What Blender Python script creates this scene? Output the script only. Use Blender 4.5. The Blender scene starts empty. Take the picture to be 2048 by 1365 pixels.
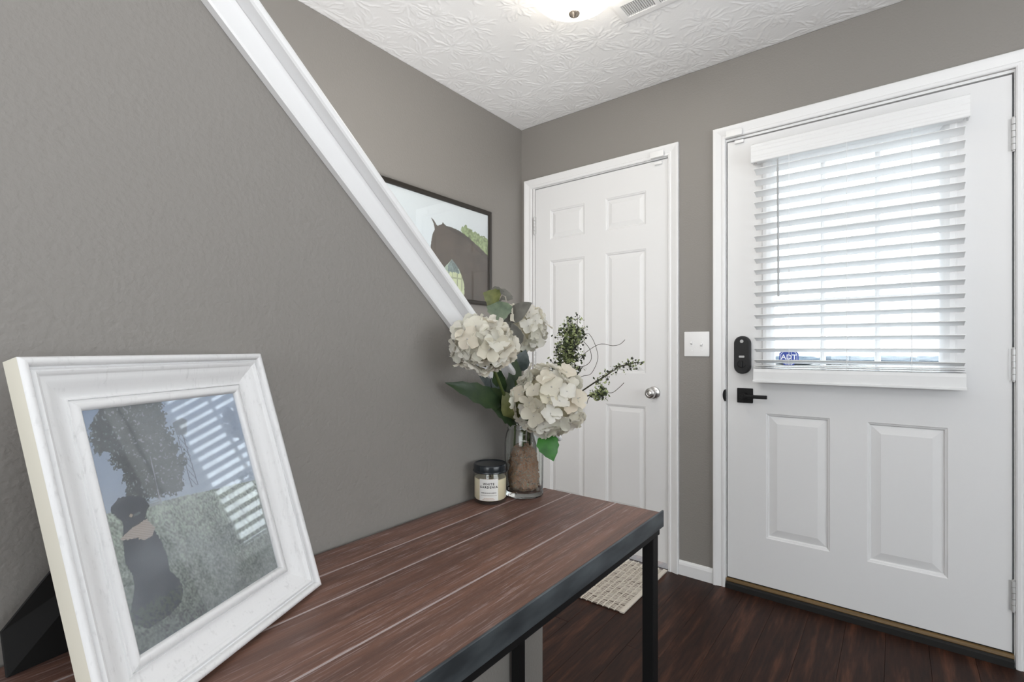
import bpy, bmesh, math, random
import numpy as np
from mathutils import Vector, Matrix, noise
random.seed(7)
C = bpy.context.scene.collection
SC = bpy.context.scene
PI = math.pi
V = Vector

# ------------------------------------------------------------------ camera
YAW = math.radians(37.943)
FPX = 985.0
HOR = 697.0
EYE = V((0, 0, 1.10))
cd = bpy.data.cameras.new('camera'); cam = bpy.data.objects.new('camera', cd); C.objects.link(cam)
cd.sensor_width = 36; cd.lens = FPX / 2048 * 36; cd.shift_y = (HOR - 682.5) / 2048; cd.clip_start = .02
cam.location = EYE; cam.rotation_euler = (PI / 2, 0, YAW)
SC.camera = cam
FW = V((-math.sin(YAW), math.cos(YAW), 0)); RT = V((math.cos(YAW), math.sin(YAW), 0))
def at(u, v, d):
    """world point at distance d (m) in front of the photographer, seen at photo position u, v"""
    return EYE + d * (FW + RT * ((u - 1024) / FPX) + V((0, 0, (HOR - v) / FPX)))

# ------------------------------------------------------------------ world, lights, exposure
SKY = 4.8
LAMP = 13.0
w = bpy.data.worlds.new('world'); SC.world = w; w.use_nodes = True
bg = w.node_tree.nodes['Background']; bg.inputs[0].default_value = (.90, .96, 1, 1); bg.inputs[1].default_value = SKY
def area(name, loc, rot, sx, sy, watt, col=(1, 1, 1)):
    l = bpy.data.lights.new(name, 'AREA'); l.shape = 'RECTANGLE'; l.size = sx; l.size_y = sy; l.energy = watt; l.color = col
    o = bpy.data.objects.new(name, l); C.objects.link(o); o.location = loc; o.rotation_euler = rot; return o
# unseen fill lights added behind and to the right, set in guessed windows
area('fill_back', (.55, -3.52, 1.45), (PI / 2, 0, 0), 2.6, 1.5, 16, (1, .985, .96))
area('fill_right', (2.72, .15, 1.45), (0, PI / 2, 0), 1.5, 2.2, 9, (1, .985, .96))
# unseen fill lights added to brighten the ceiling and bounce back down
area('bounce_fill', (.55, -.55, 1.1), (PI - .15, 0, YAW), .6, .6, 19, (1, .99, .98))
area('hall_ceiling_fill', (1.35, 1.1, 1.15), (PI, 0, 0), .6, .6, 15, (1, .99, .98))  # added over the entry side, aimed up to brighten the hall ceiling
# added fill light hidden behind the half wall, brightens the ceiling corner
area('stair_foot_fill', (-1.2, 1.16, .5), (PI, -.55, 0), .4, .3, 5, (1, .985, .96))
# added fill light above the stairs, out of view, brightens the picture wall
sf_ = area('picture_wall_fill', (-.97, .62, 1.08), (0, 0, 0), .3, .3, 13, (1, .985, .96)); sf_.rotation_euler = V((-.86, .40, .32)).to_track_quat('-Z', 'Y').to_euler()
# unseen fill light added high in the stairwell for the picture wall
area('stairwell_fill', (-1.3, -.55, 2.36), (math.radians(55), 0, 0), .7, .5, 12, (1, .98, .95))
p_ = area('door_glass_portal', (-.147, 2.47, 1.453), (-PI / 2, 0, 0), .61, .97, 1); p_.data.cycles.is_portal = True
SC.view_settings.view_transform = 'Standard'; SC.view_settings.look = 'None'
SC.view_settings.gamma = 1; SC.view_settings.use_curve_mapping = False
SC.view_settings.exposure = 0.0

# ------------------------------------------------------------------ materials
def mat(name, col=(.8, .8, .8), rough=.5, metal=0, **kw):
    m = bpy.data.materials.new(name); m.use_nodes = True
    b = m.node_tree.nodes['Principled BSDF']
    b.inputs['Base Color'].default_value = (*col, 1); b.inputs['Roughness'].default_value = rough; b.inputs['Metallic'].default_value = metal
    for k, v in kw.items(): b.inputs[k.replace('_', ' ')].default_value = v
    return m
def nd(m, t, **kw):
    n = m.node_tree.nodes.new(t)
    for k, v in kw.items(): setattr(n, k, v)
    return n
def lk(m, a, b): m.node_tree.links.new(a, b)
def bsdf(m): return m.node_tree.nodes['Principled BSDF']
def coords(m, scale=(1, 1, 1), kind='Object'):
    t = nd(m, 'ShaderNodeTexCoord'); mp = nd(m, 'ShaderNodeMapping'); mp.inputs['Scale'].default_value = scale
    lk(m, t.outputs[kind], mp.inputs[0]); return mp.outputs[0]
def noi(m, vec, scale=5, detail=3, rough=.5):
    n = nd(m, 'ShaderNodeTexNoise'); n.inputs['Scale'].default_value = scale; n.inputs['Detail'].default_value = detail; n.inputs['Roughness'].default_value = rough
    lk(m, vec, n.inputs['Vector']); return n.outputs[0]
def ramp(m, fac, stops):
    r = nd(m, 'ShaderNodeValToRGB'); e = r.color_ramp.elements
    while len(e) < len(stops): e.new(.5)
    for i, (p, c) in enumerate(stops):
        e[i].position = p; e[i].color = (*c, 1) if len(c) == 3 else c
    lk(m, fac, r.inputs[0]); return r.outputs[0]
def bump(m, h, strength=.3, dist=.002):
    b = nd(m, 'ShaderNodeBump'); b.inputs['Strength'].default_value = strength; b.inputs['Distance'].default_value = dist
    lk(m, h, b.inputs['Height']); lk(m, b.outputs[0], bsdf(m).inputs['Normal'])
def math_n(m, op, a, b=None, c=None):
    n = nd(m, 'ShaderNodeMath', operation=op)
    for i, x in enumerate((a, b, c)):
        if x is None: continue
        if isinstance(x, (int, float)): n.inputs[i].default_value = x
        else: lk(m, x, n.inputs[i])
    return n.outputs[0]
def mixc(m, fac, a, b):
    n = nd(m, 'ShaderNodeMix', data_type='RGBA')
    for k, x in ((0, fac), (6, a), (7, b)):
        if isinstance(x, (int, float)): n.inputs[k].default_value = x
        elif isinstance(x, tuple): n.inputs[k].default_value = (*x, 1)
        else: lk(m, x, n.inputs[k])
    return n.outputs[2]
BLK = (0, 0, 0); WHT = (1, 1, 1)

M = {}
m = M['wall'] = mat('taupe_wall_paint', (.240, .225, .209), .55)
v_ = coords(m); bump(m, noi(m, v_, 130, 3), .6, .0018)
m = M['ceiling'] = mat('textured_ceiling', (.84, .84, .845), .85)
v_ = coords(m)
bump(m, noi(m, v_, 160, 3), .2, .001)

m = M['white'] = mat('white_satin_paint', (.77, .77, .775), .38)
bump(m, noi(m, coords(m), 60, 2), .05, .001)
m = M['door'] = mat('white_door_paint', (.74, .74, .745), .42)
bump(m, noi(m, coords(m, (90, 90, 8)), 1, 3), .08, .001)
m = M['blind'] = mat('white_vinyl_blind', (.86, .865, .87), .45, Subsurface_Weight=.0)
tl = nd(m, 'ShaderNodeBsdfTranslucent'); tl.inputs[0].default_value = (.80, .82, .84, 1)
mx = nd(m, 'ShaderNodeMixShader'); mx.inputs[0].default_value = .10
lk(m, bsdf(m).outputs[0], mx.inputs[1]); lk(m, tl.outputs[0], mx.inputs[2]); lk(m, mx.outputs[0], m.node_tree.nodes['Material Output'].inputs[0])
m = M['plastic'] = mat('white_plastic', (.80, .80, .80), .35)
m = M['black'] = mat('black_metal', (.006, .006, .0065), .5, 0, Specular_IOR_Level=.25)
m = M['blackplastic'] = mat('black_plastic', (.014, .014, .015), .5, Specular_IOR_Level=.3)
m = M['lockgrey'] = mat('dark_grey_plastic', (.035, .035, .037), .55, Specular_IOR_Level=.25)
m = M['lightgrey'] = mat('grey_print', (.45, .45, .45), .4)
m = M['nickel'] = mat('satin_nickel', (.62, .61, .60), .28, 1)
m = M['hinge'] = mat('painted_hinge', (.60, .60, .60), .4, .3)
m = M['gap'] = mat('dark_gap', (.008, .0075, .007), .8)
m = M['brasswood'] = mat('threshold_wood', (.17, .105, .04), .5)
ng = noi(m, coords(m, (2, 60, 60)), 2, 3); lk(m, ramp(m, ng, [(.3, (.10, .06, .022)), (.7, (.21, .13, .05))]), bsdf(m).inputs['Base Color'])
m = M['bulb'] = mat('lit_frosted_glass', (.9, .88, .82), .3, Emission_Color=(1, .93, .80, 1), Emission_Strength=LAMP)
m = M['finial'] = mat('brushed_finial', (.42, .36, .30), .35, .8)
m = M['duct'] = mat('grey_duct', (.36, .36, .36), .8)
m = M['subfloor'] = mat('subfloor', (.02, .012, .008), .8)

def wood_floor():
    m = mat('dark_floor_plank', (.03, .014, .009), .5, Specular_IOR_Level=.22)
    oi = nd(m, 'ShaderNodeObjectInfo')
    tc = nd(m, 'ShaderNodeTexCoord'); mp = nd(m, 'ShaderNodeMapping'); mp.inputs['Scale'].default_value = (16, 1.3, 16)
    lk(m, tc.outputs['Object'], mp.inputs[0])
    of = nd(m, 'ShaderNodeCombineXYZ'); lk(m, math_n(m, 'MULTIPLY', oi.outputs['Random'], 40.), of.inputs[1]); lk(m, math_n(m, 'MULTIPLY', oi.outputs['Random'], 91.), of.inputs[0])
    lk(m, of.outputs[0], mp.inputs['Location'])
    n1 = noi(m, mp.outputs[0], 1.6, 5, .6); n2 = noi(m, mp.outputs[0], 6, 4, .6)
    c1 = ramp(m, n1, [(.30, (.020, .0085, .0055)), (.52, (.034, .0135, .0085)), (.66, (.085, .034, .020)), (.80, (.040, .016, .010))])
    c2 = ramp(m, n2, [(.35, (.55, .55, .55)), (.7, (1.25, 1.2, 1.15))])
    mx = nd(m, 'ShaderNodeMix', data_type='RGBA', blend_type='MULTIPLY'); mx.inputs[0].default_value = 1; lk(m, c1, mx.inputs[6]); lk(m, c2, mx.inputs[7])
    lk(m, mx.outputs[2], bsdf(m).inputs['Base Color']); bump(m, n2, .12, .0008)
    return m
M['floor'] = wood_floor()

def table_wood():
    m = mat('whitewashed_brown_plank', (.12, .055, .042), .5)
    oi = nd(m, 'ShaderNodeObjectInfo')
    tc = nd(m, 'ShaderNodeTexCoord'); mp = nd(m, 'ShaderNodeMapping'); mp.inputs['Scale'].default_value = (40, 1.6, 40)
    of = nd(m, 'ShaderNodeCombineXYZ'); lk(m, math_n(m, 'MULTIPLY', oi.outputs['Random'], 63.), of.inputs[1]); lk(m, math_n(m, 'MULTIPLY', oi.outputs['Random'], 17.), of.inputs[0])
    lk(m, of.outputs[0], mp.inputs['Location']); lk(m, tc.outputs['Object'], mp.inputs[0])
    mp2 = nd(m, 'ShaderNodeMapping'); mp2.inputs['Scale'].default_value = (220, 9, 220); lk(m, of.outputs[0], mp2.inputs['Location']); lk(m, tc.outputs['Object'], mp2.inputs[0])
    n1 = noi(m, mp.outputs[0], 1.3, 4, .6); n2 = noi(m, mp2.outputs[0], 1.6, 4, .7)
    base = ramp(m, math_n(m, 'ADD', math_n(m, 'MULTIPLY', n1, .6), math_n(m, 'MULTIPLY', noi(m, mp.outputs[0], .3, 2), .4)), [(.30, (.078, .043, .036)), (.5, (.160, .080, .057)), (.68, (.25, .128, .090))])
    n3 = noi(m, mp.outputs[0], .55, 3, .6)
    wash = math_n(m, 'MULTIPLY', ramp(m, n2, [(.52, BLK), (.66, WHT)]), ramp(m, n3, [(.36, (.15, .15, .15)), (.62, WHT)]))
    lk(m, mixc(m, math_n(m, 'MULTIPLY', wash, .75), base, (.42, .33, .32)), bsdf(m).inputs['Base Color'])
    bump(m, n2, .35, .001)
    lk(m, ramp(m, n2, [(.3, (.42, .42, .42)), (.8, (.62, .62, .62))]), bsdf(m).inputs['Roughness'])
    return m
M['tablewood'] = table_wood()
M['filler'] = mat('whitewash_in_joint', (.46, .38, .37), .8)
m = M['rim'] = mat('weathered_dark_steel', (.035, .043, .050), .45, .25)
ng = noi(m, coords(m, (30, 8, 30)), 1, 4); lk(m, ramp(m, ng, [(.3, (.030, .035, .040)), (.75, (.12, .138, .15))]), bsdf(m).inputs['Base Color'])

m = M['framewhite'] = mat('distressed_white_wood', (.80, .80, .80), .5)
ng = noi(m, coords(m, (9, 120, 9), 'Generated'), 1.2, 4, .7)
m = M['cream'] = mat('cream_frame_side', (.66, .63, .54), .6)
m = M['velvet'] = mat('black_velvet_back', (.006, .006, .006), .9)
m = M['blackframe'] = mat('dark_bronze_frame', (.018, .014, .010), .35)
m = M['print'] = mat('photo_print', (1, 1, 1), .6)
an = nd(m, 'ShaderNodeVertexColor', layer_name='Col'); lk(m, an.outputs[0], bsdf(m).inputs['Base Color'])

def thin_glass(name, tint=(1, 1, 1), ior=1.5, rough=.0, boost=1.0):
    m = bpy.data.materials.new(name); m.use_nodes = True; t = m.node_tree
    t.nodes.remove(t.nodes['Principled BSDF']); out = t.nodes['Material Output']
    tr = nd(m, 'ShaderNodeBsdfTransparent'); tr.inputs[0].default_value = (*tint, 1)
    gl = nd(m, 'ShaderNodeBsdfGlossy'); gl.inputs['Roughness'].default_value = rough
    fr = nd(m, 'ShaderNodeFresnel'); fr.inputs[0].default_value = ior
    mx = nd(m, 'ShaderNodeMixShader'); 
    ge = nd(m, 'ShaderNodeNewGeometry'); lk(m, math_n(m, 'ADD', ior, math_n(m, 'MULTIPLY', ge.outputs['Backfacing'], 1 / ior - ior)), fr.inputs[0])
    lk(m, math_n(m, 'MULTIPLY', fr.outputs[0], boost), mx.inputs[0]); lk(m, tr.outputs[0], mx.inputs[1]); lk(m, gl.outputs[0], mx.inputs[2]); lk(m, mx.outputs[0], out.inputs[0])
    return m
M['pane'] = thin_glass('window_glass', (.97, .99, 1))
M['frameglass'] = thin_glass('picture_glass', (.98, .99, .985), 1.62, .02)
m = M['dust_haze_glass'] = thin_glass('dust_haze_picture_glass', (.97, .98, .985), 1.62, .03, 1.35)
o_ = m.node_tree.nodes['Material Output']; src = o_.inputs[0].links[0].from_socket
df = nd(m, 'ShaderNodeBsdfDiffuse'); df.inputs[0].default_value = (.78, .84, .92, 1)  # bluish-white veil: streaky dust plus reflection haze put into the colour
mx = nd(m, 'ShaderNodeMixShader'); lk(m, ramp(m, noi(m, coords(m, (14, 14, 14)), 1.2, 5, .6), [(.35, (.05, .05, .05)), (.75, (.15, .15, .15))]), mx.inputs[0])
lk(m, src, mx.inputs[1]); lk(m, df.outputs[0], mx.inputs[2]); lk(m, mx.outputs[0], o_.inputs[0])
M['jarglass'] = thin_glass('candle_jar_glass', (.975, .975, .965), 1.5, .02)
m = M['vaseglass'] = mat('clear_vase_glass', (.93, .95, .93), .03, Transmission_Weight=1.0, IOR=1.45)
m = M['wax'] = mat('cream_wax', (.86, .77, .57), .5, Subsurface_Weight=.1)
m = M['label'] = mat('paper_label', (.74, .73, .70), .7)
m = M['ink'] = mat('black_ink', (.02, .02, .02), .7)
m = M['inkgrey'] = mat('grey_ink', (.30, .28, .25), .7)
m = M['inktan'] = mat('tan_ink', (.50, .34, .24), .7)
m = M['lid'] = mat('black_lid', (.012, .016, .02), .22)

def petal():
    m = mat('hydrangea_petal', (.80, .77, .68), .6)
    b = bsdf(m); oi = nd(m, 'ShaderNodeObjectInfo')
    c = ramp(m, oi.outputs['Random'], [(0, (.70, .65, .52)), (.25, (.73, .70, .64)), (.55, (.75, .73, .69)), (.8, (.66, .66, .59)), (1, (.74, .64, .53))])
    n = noi(m, coords(m), 60, 3)
    lk(m, mixc(m, ramp(m, n, [(.35, BLK), (.75, (.4, .4, .4))]), c, (.70, .66, .52)), b.inputs['Base Color'])
    tl = nd(m, 'ShaderNodeBsdfTranslucent'); tl.inputs[0].default_value = (.8, .78, .68, 1)
    mx = nd(m, 'ShaderNodeMixShader'); mx.inputs[0].default_value = .3
    lk(m, b.outputs[0], mx.inputs[1]); lk(m, tl.outputs[0], mx.inputs[2]); lk(m, mx.outputs[0], m.node_tree.nodes['Material Output'].inputs[0])
    return m
M['petal'] = petal()
M['petalcore'] = mat('bloom_inside', (.52, .48, .36), .8)
M['floweye'] = mat('flower_eye', (.50, .48, .44), .7)
def leafmat(name, c1, c2, rough=.5):
    m = mat(name, c1, rough); n = noi(m, coords(m), 45, 4); lk(m, ramp(m, n, [(.3, c1), (.7, c2)]), bsdf(m).inputs['Base Color']); bump(m, noi(m, coords(m), 160, 3), .3, .001); return m
M['leafdark'] = leafmat('dark_green_leaf', (.012, .030, .012), (.035, .062, .022), .4)
M['leafolive'] = leafmat('olive_leaf', (.07, .085, .022), (.20, .21, .075), .5)
M['leafgrey'] = leafmat('dusty_grey_leaf', (.085, .082, .072), (.15, .145, .125), .7)
M['leafsage'] = leafmat('sage_leaf', (.07, .10, .065), (.16, .20, .13), .6)
M['leafblue'] = leafmat('blue_grey_leaf', (.045, .06, .058), (.12, .14, .145), .5)
M['leafbright'] = leafmat('bright_green_leaf', (.012, .085, .008), (.035, .17, .02), .4)
M['stem'] = mat('green_stem', (.07, .10, .025), .6)
M['twig'] = mat('brown_twig', (.045, .04, .025), .7)
M['spriggreen'] = leafmat('sprig_green', (.10, .14, .05), (.36, .40, .18), .6)
M['sprigdark'] = leafmat('sprig_dark_green', (.02, .03, .015), (.06, .08, .035), .6)
M['bud'] = mat('dark_bud', (.022, .024, .014), .6)
M['palebud'] = mat('pale_bud', (.75, .75, .72), .5)
M['curl'] = mat('pale_tendril', (.32, .29, .24), .6)
m = M['rugbase'] = mat('rug_taupe', (.20, .165, .14), .95)
m = M['rugcream'] = mat('rug_cream_cotton', (.66, .605, .53), .95)
bump(m, noi(m, coords(m), 500, 2), .5, .001)
M['pavement'] = mat('sunlit_pavement', (.2, .2, .195), .9)
m = M['hedge'] = leafmat('hedge_green', (.045, .065, .085), (.10, .13, .16), .8)
M['blue'] = mat('sticker_blue', (.03, .06, .32), .5)
M['stickerwhite'] = mat('sticker_white', (.85, .86, .9), .5)

# ------------------------------------------------------------------ mesh helpers
def origin(p): return V((0, 0, 0)) if p is None else p.location + origin(p.parent)
def smooth(me, ang=40):
    for p in me.polygons: p.use_smooth = True
    try: me.set_sharp_from_angle(angle=math.radians(ang))
    except Exception: pass
def put(name, me, parent=None, loc=None):
    o = bpy.data.objects.new(name, me); C.objects.link(o); o.parent = parent
    if loc is not None: o.location = V(loc) - origin(parent)
    return o
def obj(name, bm, m, parent=None, loc=None, sm=None):
    """link a bmesh given in world coordinates as ONE object whose origin is its parent's (or loc)"""
    base = origin(parent) if loc is None else V(loc)
    for v in bm.verts: v.co -= base
    bmesh.ops.recalc_face_normals(bm, faces=bm.faces)
    me = bpy.data.meshes.new(name); bm.to_mesh(me); bm.free()
    for x in (m if isinstance(m, (list, tuple)) else [m]): me.materials.append(M[x] if isinstance(x, str) else x)
    if sm: smooth(me, sm)
    o = put(name, me, parent)
    if loc is not None: o.location = base - origin(parent)
    return o
def NB(): return bmesh.new()
def box(bm, x0, x1, y0, y1, z0, z1, bev=0, mi=0, seg=1):
    b2 = bmesh.new(); r = bmesh.ops.create_cube(b2, size=1)
    for v in b2.verts: v.co = V(((x0 + x1) / 2 + v.co.x * (x1 - x0), (y0 + y1) / 2 + v.co.y * (y1 - y0), (z0 + z1) / 2 + v.co.z * (z1 - z0)))
    if bev: bmesh.ops.bevel(b2, geom=b2.edges[:], offset=bev, segments=seg, affect='EDGES', profile=.6)
    add(bm, b2, mi)
def add(bm, b2, mi=0, mtx=None):
    if mtx is not None: b2.transform(mtx)
    mp = {v: bm.verts.new(v.co) for v in b2.verts}
    for f in b2.faces:
        try: nf = bm.faces.new([mp[v] for v in f.verts]); nf.material_index = mi
        except ValueError: pass
    b2.free()
def lathe(bm, prof, c, ax=V((0, 0, 1)), n=32, mi=0, close=True):
    """prof: (radius, height) list, revolved about axis ax through c"""
    ax = V(ax).normalized(); a = ax.orthogonal().normalized(); b = ax.cross(a); rings = []
    for r, h in prof:
        if r < 1e-6: rings.append([bm.verts.new(V(c) + ax * h)])
        else: rings.append([bm.verts.new(V(c) + ax * h + (a * math.cos(2 * PI * k / n) + b * math.sin(2 * PI * k / n)) * r) for k in range(n)])
    for p, q in zip(rings, rings[1:]):
        for k in range(n):
            k2 = (k + 1) % n
            vs = [p[k % len(p)], p[k2 % len(p)], q[k2 % len(q)], q[k % len(q)]]
            vs = [x for i, x in enumerate(vs) if x not in vs[:i]]
            if len(vs) > 2: f = bm.faces.new(vs); f.material_index = mi
    if close:
        for rg in (rings[0], rings[-1]):
            if len(rg) > 2: f = bm.faces.new(rg); f.material_index = mi
def tube(bm, pts, r, n=6, mi=0):
    pts = [V(p) for p in pts]; rings = []
    rr = r if isinstance(r, (list, tuple)) else [r] * len(pts)
    t0 = (pts[1] - pts[0]).normalized(); a = t0.orthogonal().normalized()
    for i, p in enumerate(pts):
        t = (pts[min(i + 1, len(pts) - 1)] - pts[max(i - 1, 0)]).normalized()
        a = (a - t * a.dot(t)).normalized(); b = t.cross(a)
        rings.append([bm.verts.new(p + (a * math.cos(2 * PI * k / n) + b * math.sin(2 * PI * k / n)) * rr[i]) for k in range(n)])
    for p, q in zip(rings, rings[1:]):
        for k in range(n): f = bm.faces.new([p[k], p[(k + 1) % n], q[(k + 1) % n], q[k]]); f.material_index = mi
    for rg in (rings[0], rings[-1]): f = bm.faces.new(rg); f.material_index = mi
def cat(P, n=5):
    P = [V(p) for p in P]; P = [P[0]] + P + [P[-1]]; out = []
    for a, b, c, d in zip(P, P[1:], P[2:], P[3:]):
        for k in range(n):
            t = k / n; out.append(.5 * (2 * b + (c - a) * t + (2 * a - 5 * b + 4 * c - d) * t * t + (3 * b - a - 3 * c + d) * t ** 3))
    return out + [P[-1]]
def bez(p0, p1, p2, n=10):
    p0, p1, p2 = V(p0), V(p1), V(p2)
    return [p0 * (1 - t) ** 2 + p1 * 2 * t * (1 - t) + p2 * t * t for t in [i / n for i in range(n + 1)]]
def sweep(bm, path, prof, closed, to3d, mi=0, only=None):
    """mitred sweep of prof [(d, h)] (d = offset to the left of travel) along a planar path; only = index of one leg"""
    n = len(path); P = [V(p) for p in path]; cols = []
    for i in range(n):
        if closed or 0 < i < n - 1:
            d0 = (P[i] - P[i - 1]).normalized(); d1 = (P[(i + 1) % n] - P[i]).normalized()
        elif i == 0: d0 = d1 = (P[1] - P[0]).normalized()
        else: d0 = d1 = (P[-1] - P[-2]).normalized()
        n0 = V((-d0.y, d0.x)); n1 = V((-d1.y, d1.x)); mt = (n0 + n1); mt = mt / max(mt.dot(n0), 1e-6)
        cols.append([(P[i] + mt * d, h) for d, h in prof])
    segs = range(n if closed else n - 1) if only is None else [only]
    for s in segs:
        A = [bm.verts.new(to3d(p.x, p.y, h)) for p, h in cols[s]]; B = [bm.verts.new(to3d(p.x, p.y, h)) for p, h in cols[(s + 1) % n]]
        m_ = len(prof)
        for k in range(m_):
            f = bm.faces.new([A[k], A[(k + 1) % m_], B[(k + 1) % m_], B[k]]); f.material_index = mi
        f = bm.faces.new(A); f.material_index = mi; f = bm.faces.new(B[::-1]); f.material_index = mi
def prism(bm, poly, to3d, h0, h1, mi=0):
    A = [bm.verts.new(to3d(x, y, h0)) for x, y in poly]; B = [bm.verts.new(to3d(x, y, h1)) for x, y in poly]; n = len(poly)
    bm.faces.new(A[::-1]).material_index = mi; bm.faces.new(B).material_index = mi
    for k in range(n): bm.faces.new([A[k], A[(k + 1) % n], B[(k + 1) % n], B[k]]).material_index = mi
def text_bm(s, size, spacing=1.0, bold=0.0):
    cu = bpy.data.curves.new('t', 'FONT'); cu.body = s; cu.size = size; cu.align_x = 'CENTER'; cu.space_character = spacing; cu.offset = bold; cu.resolution_u = 2
    o = bpy.data.objects.new('t', cu); C.objects.link(o); dg = bpy.context.evaluated_depsgraph_get()
    me = bpy.data.meshes.new_from_object(o.evaluated_get(dg)); bm = bmesh.new(); bm.from_mesh(me)
    bpy.data.objects.remove(o); bpy.data.curves.remove(cu); bpy.data.meshes.remove(me); return bm
def thing(name, label, cat, loc=(0, 0, 0), group=None, kind=None):
    o = bpy.data.objects.new(name, None); C.objects.link(o); o.location = loc; o.empty_display_size = .05
    if label: o['label'] = label
    if cat: o['category'] = cat
    if group: o['group'] = group
    if kind: o['kind'] = kind
    return o
def tag(o, label=None, cat=None, group=None, kind=None):
    for k, x in (('label', label), ('category', cat), ('group', group), ('kind', kind)):
        if x: o[k] = x
    return o
def struct(o, label, cat): return tag(o, label, cat, None, 'structure')

# ------------------------------------------------------------------ key dimensions (m)
YF = 2.40            # far wall face
XL = -1.797          # picture wall face
XS = -.738           # stair half wall face
ZC = 2.426
SL = -.915           # slope of the stair cap
XR, YB = 2.8, -3.6

# ------------------------------------------------------------------ room shell
bm = NB(); box(bm, XL - .1, XR + .1, YB - .1, YF + .14, -.10, -.0125)
floor = struct(obj('floor', bm, 'subfloor'), 'dark brown plank floor of the entry hall', 'floor')
pm = []
for L in (2.10, 1.45, .8):
    bm = NB(); box(bm, -.0628, .0628, -L / 2 + .0003, L / 2 - .0003, -.012, 0, .0008)
    me = bpy.data.meshes.new('plank'); bm.to_mesh(me); bm.free(); me.materials.append(M['floor']); pm.append((L, me))
x = XL + .065; row = 0
while x < XR:
    y = YF + .10
    first = True
    while y > YB:
        L, me = pm[0]
        if first: L, me = pm[[0, 1, 2][row % 3]]; first = False
        top = y; put('plank', me, floor, (x, top - L / 2, 0)); y -= L
        if y < -1.4: break
    x += .126; row += 1
bm = NB(); box(bm, XL, XR, YB, -1.4 - .0, -.0124, -.002); obj('floor_cover', bm, 'floor', floor)

bm = NB(); box(bm, XL - .1, XR + .1, YB - .1, YF + .14, ZC + .003, ZC + .1)
ceil_ = struct(obj('ceiling', bm, 'ceiling'), 'white ceiling with stomped starburst texture', 'ceiling')
# stomped plaster: every burst is a ring of raised radial strokes, built as relief
def ceiling_relief(x0, x1, y0, y1, st):
    nx, ny = int((x1 - x0) / st), int((y1 - y0) / st); Hm = np.zeros((ny + 1, nx + 1)); r = random.Random(12)
    cells = []; g = .165
    for iy in range(int((y1 - y0) / g) + 2):
        for ix in range(int((x1 - x0) / g) + 2):
            cells.append((x0 + g * (ix + (.5 if iy % 2 else 0) - .3 + r.uniform(-.30, .30)), y0 + g * (iy - .3 + r.uniform(-.30, .30))))
    r.shuffle(cells)
    for cx_, cy_ in cells:
        n = r.randint(26, 38); a_ = r.uniform(0, 6.28)
        for k in range(n):
            a = a_ + 2 * PI * k / n + r.gauss(0, .09); l0 = r.uniform(.010, .034); l1 = r.uniform(.055, .118); bend = r.gauss(0, .22); h = r.uniform(.5, 1.0); wob = r.uniform(0, 6)
            m_ = int((l1 - l0) / (st * .6)) + 2
            for q in range(m_):
                t = q / (m_ - 1); rad = l0 + (l1 - l0) * t; aa = a + bend * t * t + .05 * math.sin(t * 9 + wob); px, py = (cx_ + rad * math.cos(aa) - x0) / st, (cy_ + rad * math.sin(aa) - y0) / st
                ix, iy = int(round(px)), int(round(py)); hh = h * min(1, t * 5 + .3) * min(1, (1 - t) * 3.5 + .1)
                if 1 <= ix < nx - 1 and 1 <= iy < ny - 1:
                    Hm[iy, ix] = max(Hm[iy, ix], hh)
                    for dx, dy in ((1, 0), (-1, 0), (0, 1), (0, -1)): Hm[iy + dy, ix + dx] = max(Hm[iy + dy, ix + dx], hh * .55)
    Hp = np.pad(Hm, 1, mode='edge'); Hm = .5 * Hm + .125 * (Hp[:-2, 1:-1] + Hp[2:, 1:-1] + Hp[1:-1, :-2] + Hp[1:-1, 2:])
    Hm += .10 * np.random.RandomState(1).rand(*Hm.shape)
    X, Y = np.meshgrid(x0 + np.arange(nx + 1) * (x1 - x0) / nx, y0 + np.arange(ny + 1) * (y1 - y0) / ny)
    co = np.stack([X, Y, ZC + .0012 - .0026 * Hm], -1).reshape(-1, 3)
    idx = np.arange((nx + 1) * (ny + 1)).reshape(ny + 1, nx + 1); fs = np.stack([idx[:-1, :-1], idx[1:, :-1], idx[1:, 1:], idx[:-1, 1:]], -1).reshape(-1, 4)
    me = bpy.data.meshes.new('stomped_texture'); me.vertices.add(len(co)); me.vertices.foreach_set('co', co.ravel()); me.loops.add(fs.size); me.loops.foreach_set('vertex_index', fs.ravel().astype(np.int32)); me.polygons.add(len(fs)); me.polygons.foreach_set('loop_start', np.arange(0, fs.size, 4, dtype=np.int32)); me.update(); me.validate()
    me.materials.append(M['ceiling']); me.polygons.foreach_set('use_smooth', np.ones(len(fs), bool))
    o = put('stomped_texture', me, ceil_); o['kind'] = 'stuff'
ceiling_relief(XL, 1.0, .6, YF, .0031)
# far wall with two door openings
CX0, CX1, EX0, EX1, DZ = -1.712, -.874, -.632, .336, 2.062
bm = NB()
for a, b, z0, z1 in ((XL - .1, CX0, 0, ZC), (CX1, EX0, 0, ZC), (EX1, XR + .1, 0, ZC), (CX0, CX1, DZ, ZC), (EX0, EX1, DZ, ZC)):
    box(bm, a, b, YF, YF + .12, z0 - .1 * (z0 == 0), z1)
struct(obj('wall_far', bm, 'wall'), 'taupe wall holding the closet door and the entry door', 'wall')
bm = NB(); box(bm, XL - .1, XL, YB - .1, YF, -.1, ZC)
struct(obj('wall_left', bm, 'wall'), 'taupe side wall of the stairs with the framed horse picture', 'wall')
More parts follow.
